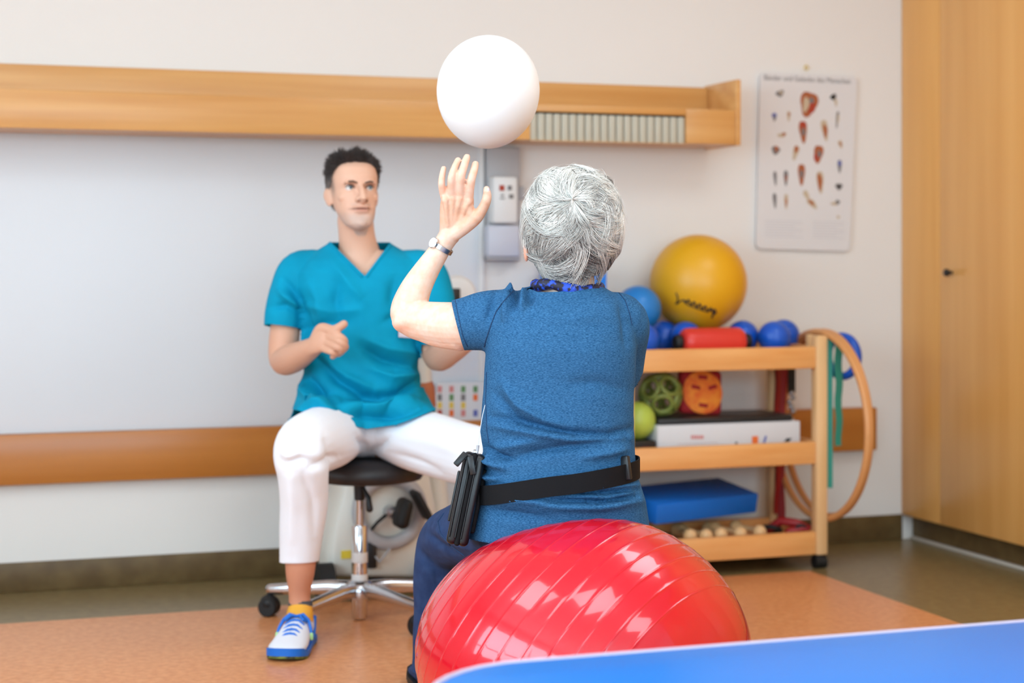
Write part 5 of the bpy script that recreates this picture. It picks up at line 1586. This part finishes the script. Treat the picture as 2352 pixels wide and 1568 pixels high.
def pol(th, ph):
    return np.cos(th)[..., None] * kx + np.sin(th)[..., None] * (np.cos(ph)[..., None] * ka + np.sin(ph)[..., None] * kb)
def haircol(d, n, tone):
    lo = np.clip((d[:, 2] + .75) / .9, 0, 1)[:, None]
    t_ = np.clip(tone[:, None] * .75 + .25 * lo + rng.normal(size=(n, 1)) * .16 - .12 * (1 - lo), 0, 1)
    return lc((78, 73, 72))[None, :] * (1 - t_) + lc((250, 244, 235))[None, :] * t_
NC, NS, K_ = 620, 22, 9
th0 = np.where(np.arange(NC) < 60, rng.uniform(-.35, .35, NC), np.arccos(1 - rng.uniform(0, 1, NC) * (1 - math.cos(2.15)))); ph0 = rng.uniform(0, 2 * math.pi, NC)
tone_c = np.clip(rng.normal(.76, .28, NC), 0, 1)
drift = rng.normal(.25, .42, NC) + .3 * np.sin(ph0 * 3); Lc = rng.uniform(.38, .8, NC); lift = rng.uniform(.955, 1.02, NC); flick = rng.normal(0.0, .035, NC)
rep = lambda a: np.repeat(a, NS)
th = rep(th0) + rng.normal(0, .06, NC * NS); ph = rep(ph0) + rng.normal(0, .07, NC * NS) / np.maximum(np.abs(np.sin(rep(th0))), .3)
tt = np.linspace(0, 1, K_)[None, :]
conv = 1 - .55 * tt                                   # strands of a lock draw together towards its tip
TH_ = rep(th0)[:, None] + (th - rep(th0))[:, None] * conv + (rep(Lc) * rng.uniform(.8, 1.1, NC * NS))[:, None] * tt
PH_ = rep(ph0)[:, None] + (ph - rep(ph0))[:, None] * conv + rep(drift)[:, None] * tt ** 2
d = pol(TH_, PH_)
kk = .9 + (rep(lift)[:, None] - .9) * np.sin(np.clip(tt * 2.2, 0, math.pi / 2)) + rep(flick)[:, None] * tt ** 3 + rng.normal(0, .006, (NC * NS, 1)) * tt
paths = hull(d, kk)
ok = (d[:, :, 1].min(axis=1) < .75) & (d[:, -1, 2] > -.93) & ~((d[:, :, 2].min(axis=1) < -.1) & (d[:, :, 1].max(axis=1) > .25))
paths = paths[ok]
rad = np.array([.0007, .0008, .0008, .0008, .00075, .0007, .0006, .0005, .0002])[None, :] * np.ones((len(paths), 1))
v1, f1_ = strands(paths, rad)
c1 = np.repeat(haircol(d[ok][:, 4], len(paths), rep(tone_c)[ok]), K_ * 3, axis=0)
# wispy nape locks sweeping sideways and stray hairs on top
NW = 1500
px_w = rng.uniform(1238, 1378, NW); py_w = rng.uniform(585, 650, NW)
st_d = np.array([[(a - 1316) * ks, -.085, -(b_ - 510) * ks] for a, b_ in zip(px_w, py_w)])
st_d /= np.linalg.norm(st_d, axis=1)[:, None]
side = np.sign(rng.normal(0.25, 1, NW)); grp = (px_w // 16)
sw_ = np.sin(grp * 2.3) * .45 + rng.normal(0, .12, NW)
dd = st_d[:, None, :] + (tt[:, :, None] * np.stack([sw_, np.zeros(NW), -.28 + .12 * np.sin(grp)], 1)[:, None, :]) + (np.sin(tt * 5 + grp[:, None])[:, :, None] * np.array([.05, 0, .02])[None, None, :])
p2 = hull(dd, .94 + .05 * tt * np.ones((NW, 1)) + rng.normal(0, .012, (NW, 1)))
v2, f2_ = strands(p2, rad[:1].repeat(NW, 0) * .85)
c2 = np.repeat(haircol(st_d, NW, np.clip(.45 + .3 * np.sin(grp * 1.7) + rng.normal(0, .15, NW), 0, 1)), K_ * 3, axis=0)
NT = 260
ths = rng.uniform(.5, 1.6, NT); phs = rng.uniform(.1, math.pi - .1, NT)
d3 = pol(ths[:, None] + .5 * tt, phs[:, None] + rng.normal(0, .7, (NT, 1)) * tt ** 2)
p3 = hull(d3, .97 + (rng.uniform(.02, .12, (NT, 1))) * tt ** 1.6)
v3, f3_ = strands(p3, rad[:1].repeat(NT, 0) * .55)
c3 = np.tile(lc((240, 236, 230)), (len(v3), 1))
# scalp shell
nu_, nv_ = 64, 40
cv, cf = [], []
for i in range(nv_ + 1):
    e_ = -1.13 + (math.pi / 2 - .01 + 1.13) * i / nv_
    for j in range(nu_):
        a = 2 * math.pi * j / nu_
        cv.append((math.cos(e_) * math.cos(a), math.cos(e_) * math.sin(a), math.sin(e_)))
cv = np.array(cv)
for i in range(nv_):
    for j in range(nu_):
        q = (i * nu_ + j, i * nu_ + (j + 1) % nu_, (i + 1) * nu_ + (j + 1) % nu_, (i + 1) * nu_ + j)
        m_ = cv[list(q)].mean(0)
        if not (m_[1] > .3 and m_[2] < .45):
            cf.append(q)
capv = hull(cv, np.full(len(cv), .915))
capc = np.tile(lc((150, 144, 138)), (len(capv), 1))
hV = np.r_[capv, v1, v2, v3]
o1_ = len(capv); o2_ = o1_ + len(v1); o3_ = o2_ + len(v2)
hF = [tuple(q) for q in cf] + (f1_ + o1_).tolist() + (f2_ + o2_).tolist() + (f3_ + o3_).tolist()
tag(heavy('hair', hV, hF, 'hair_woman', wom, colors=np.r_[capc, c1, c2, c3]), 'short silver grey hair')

# wristwatch
wa, wb = Q(1003, 585, 4.1), Q(1033, 538, 4.095)
ax = (wb - wa).normalized(); wc = Q(1015.5, 568, 4.1)
e1_ = (Vector((-.75, -.62, .2)) - ax * Vector((-.75, -.62, .2)).dot(ax)).normalized(); e2_ = ax.cross(e1_)
b = MB()
rings = []
for k in range(48):
    a = 2 * math.pi * k / 48
    dirv = e1_ * math.cos(a) + e2_ * math.sin(a)
    c_ = wc + dirv * .0255
    rings.append([c_ - ax * .006, c_ + ax * .006, c_ + ax * .0055 + dirv * .0022, c_ - ax * .0055 + dirv * .0022])
b.loft(rings, closed=True); wt = obj('wristwatch', cmb(b), 'steel', wom, angle=50)
tag(wt, 'steel wristwatch with a white dial')
face_r = e1_.to_track_quat('Z', 'Y').to_matrix()
b = MB(); b.lathe(wc + e1_ * .0265, [(.0125, 0), (.0135, .002), (.0132, .0045), (.0118, .0055)], 32, face_r); obj('watch_case', cmb(b), 'chrome', wt)
b = MB(); b.lathe(wc + e1_ * .0265, [(.0118, .0052), (.0118, .006), (.0005, .0062)], 32, face_r); obj('watch_dial', cmb(b), 'watch_white', wt)

# ------------------------------------------------------------------ belt with pouch
bl_ = thing('waist_bag', 'black waist belt with a hard black pouch at the hip of the seated woman', 'waist bag', C(Q(1285, 1100, WD).x, WD, zs(1130, WD)))
wy = [r[0] for r in WT][::-1]
def tw(y, i):
    return float(np.interp(y, wy, [r[i] for r in WT][::-1]))
b = MB(); rings = []
for k in range(72):
    a = 2 * math.pi * k / 72
    cx_, sy_ = math.cos(a), math.sin(a)
    yp_ = 1101 - 30 * cx_ - 6 * (1 - cx_ * cx_) * (1 if sy_ < 0 else 0)
    row = []
    for (dyp, of) in ((22, .001), (22, .004), (-22, .004), (-22, .001)):
        yq = yp_ + dyp
        xl_q, xr_q, dh_q, D_q = tw(yp_, 1), tw(yp_, 2), tw(yp_, 3), tw(yp_, 4)
        c_ = Q((xl_q + xr_q) / 2, yq, D_q); hw = (xr_q - xl_q) / 2 / FPX * D_q + .007 + of; h_ = dh_q + .0125 + of
        row.append(Vector((c_.x + hw * math.copysign(abs(cx_) ** (2 / 2.4), cx_), c_.y + h_ * math.copysign(abs(sy_) ** (2 / 2.4), sy_), c_.z)))
    rings.append(row)
b.loft(rings, closed=True); obj('belt_strap', cmb(b), 'belt', bl_, angle=50)
bq0 = Q(1436, 1076, 3.865)
Rbk = Matrix.Rotation(math.radians(-42), 3, 'Z') @ Matrix.Rotation(math.radians(-9), 3, 'Y')
b = MB(); b.box(bq0 + Vector((.0, .012, 0)), (.03, .012, .054), .004, Rbk); sl_ = obj('slider', cmb(b), 'black_plastic', bl_)
b = MB(); b.box(bq0 + Vector((.008, .006, 0)), (.0022, .006, .05), .0008, Rbk); obj('slider_bar', cmb(b), 'steel', sl_)
# pouch: hard shell seen edge on
p_top, p_bot = Q(1092, 1040, 3.95), Q(1049, 1248, 3.93)
ua = (p_top - p_bot); Lp = ua.length; ua.normalize()
va = Vector((0, 1, 0)); va = (va - ua * va.dot(ua)).normalized(); na = ua.cross(va)
if na.x > 0:
    na = -na
pc = (p_top + p_bot) / 2
def pouch_shell(off, th_, hw, hl, bev):
    b_ = MB(); b_.box((0, 0, 0), (th_, hw, hl), bev, seg=4)
    Rm = Matrix((na, va, ua)).transposed()
    b_.v = [tuple(pc + na * off + Rm @ Vector(q)) for q in b_.v]
    return b_
obj('pouch_shell', cmb(pouch_shell(.0125, .025, .125, Lp, .011)), 'pouch', bl_, angle=50)
obj('pouch_shell', cmb(pouch_shell(-.0125, .025, .125, Lp, .011)), 'pouch', bl_, angle=50)
obj('zip_band', cmb(pouch_shell(0, .012, .127, Lp + .002, .005)), 'belt', bl_, angle=50)
obj('back_clip', cmb(pouch_shell(.0275, .007, .05, Lp * .55, .003)), 'black_plastic', bl_)
obj('belt_loop', cmb(pouch_shell(-.0285, .012, .07, Lp * .7, .005)), 'belt', bl_)
for off in (.0065, -.0065, .02):
    b = MB()
    b.tube([pc + na * off + va * -.0635 + ua * (Lp * f_) for f_ in np.linspace(-.42, .42, 12)], .0016, n=6, roundcap=1); obj('piping', cmb(b), 'black_rubber', bl_)
zt0 = pc + ua * (Lp / 2) - va * .045
b = MB(); b.box(zt0 + ua * .002, (.012, .016, .012), .003); zo = obj('zip_slider', cmb(b), 'steel', bl_)
def pull(a0, a1, name='zip_pull'):
    a0, a1 = Vector(a0), Vector(a1)
    t_ = (a1 - a0).normalized(); s_ = t_.cross(Vector((0, 1, 0))).normalized(); n_ = t_.cross(s_)
    b_ = MB(); Rm = Matrix((s_, n_, t_)).transposed()
    b_.box((a0 + a1) / 2, (.014, .006, (a1 - a0).length), .0025, Rm)
    obj(name, cmb(b_), 'pouch', bl_)
pull(Q(1080, 1047, 3.87), Q(1087, 1090, 3.865)); pull(Q(1070, 1040, 3.88), Q(1046, 1068, 3.87))
b = MB(); b.tube([Q(1096, 1036, 3.9), Q(1099, 1018, 3.9), Q(1103, 985, 3.9), Q(1108, 955, 3.91), Q(1114, 930, 3.92)], .0009, n=6, roundcap=1); obj('cord', cmb(b), 'string', bl_)
b = MB(); b.cyl(Q(1096, 1036, 3.9), Q(1098, 1022, 3.9), .0035, n=10); obj('cord_clip', cmb(b), 'grey_plastic', bl_)
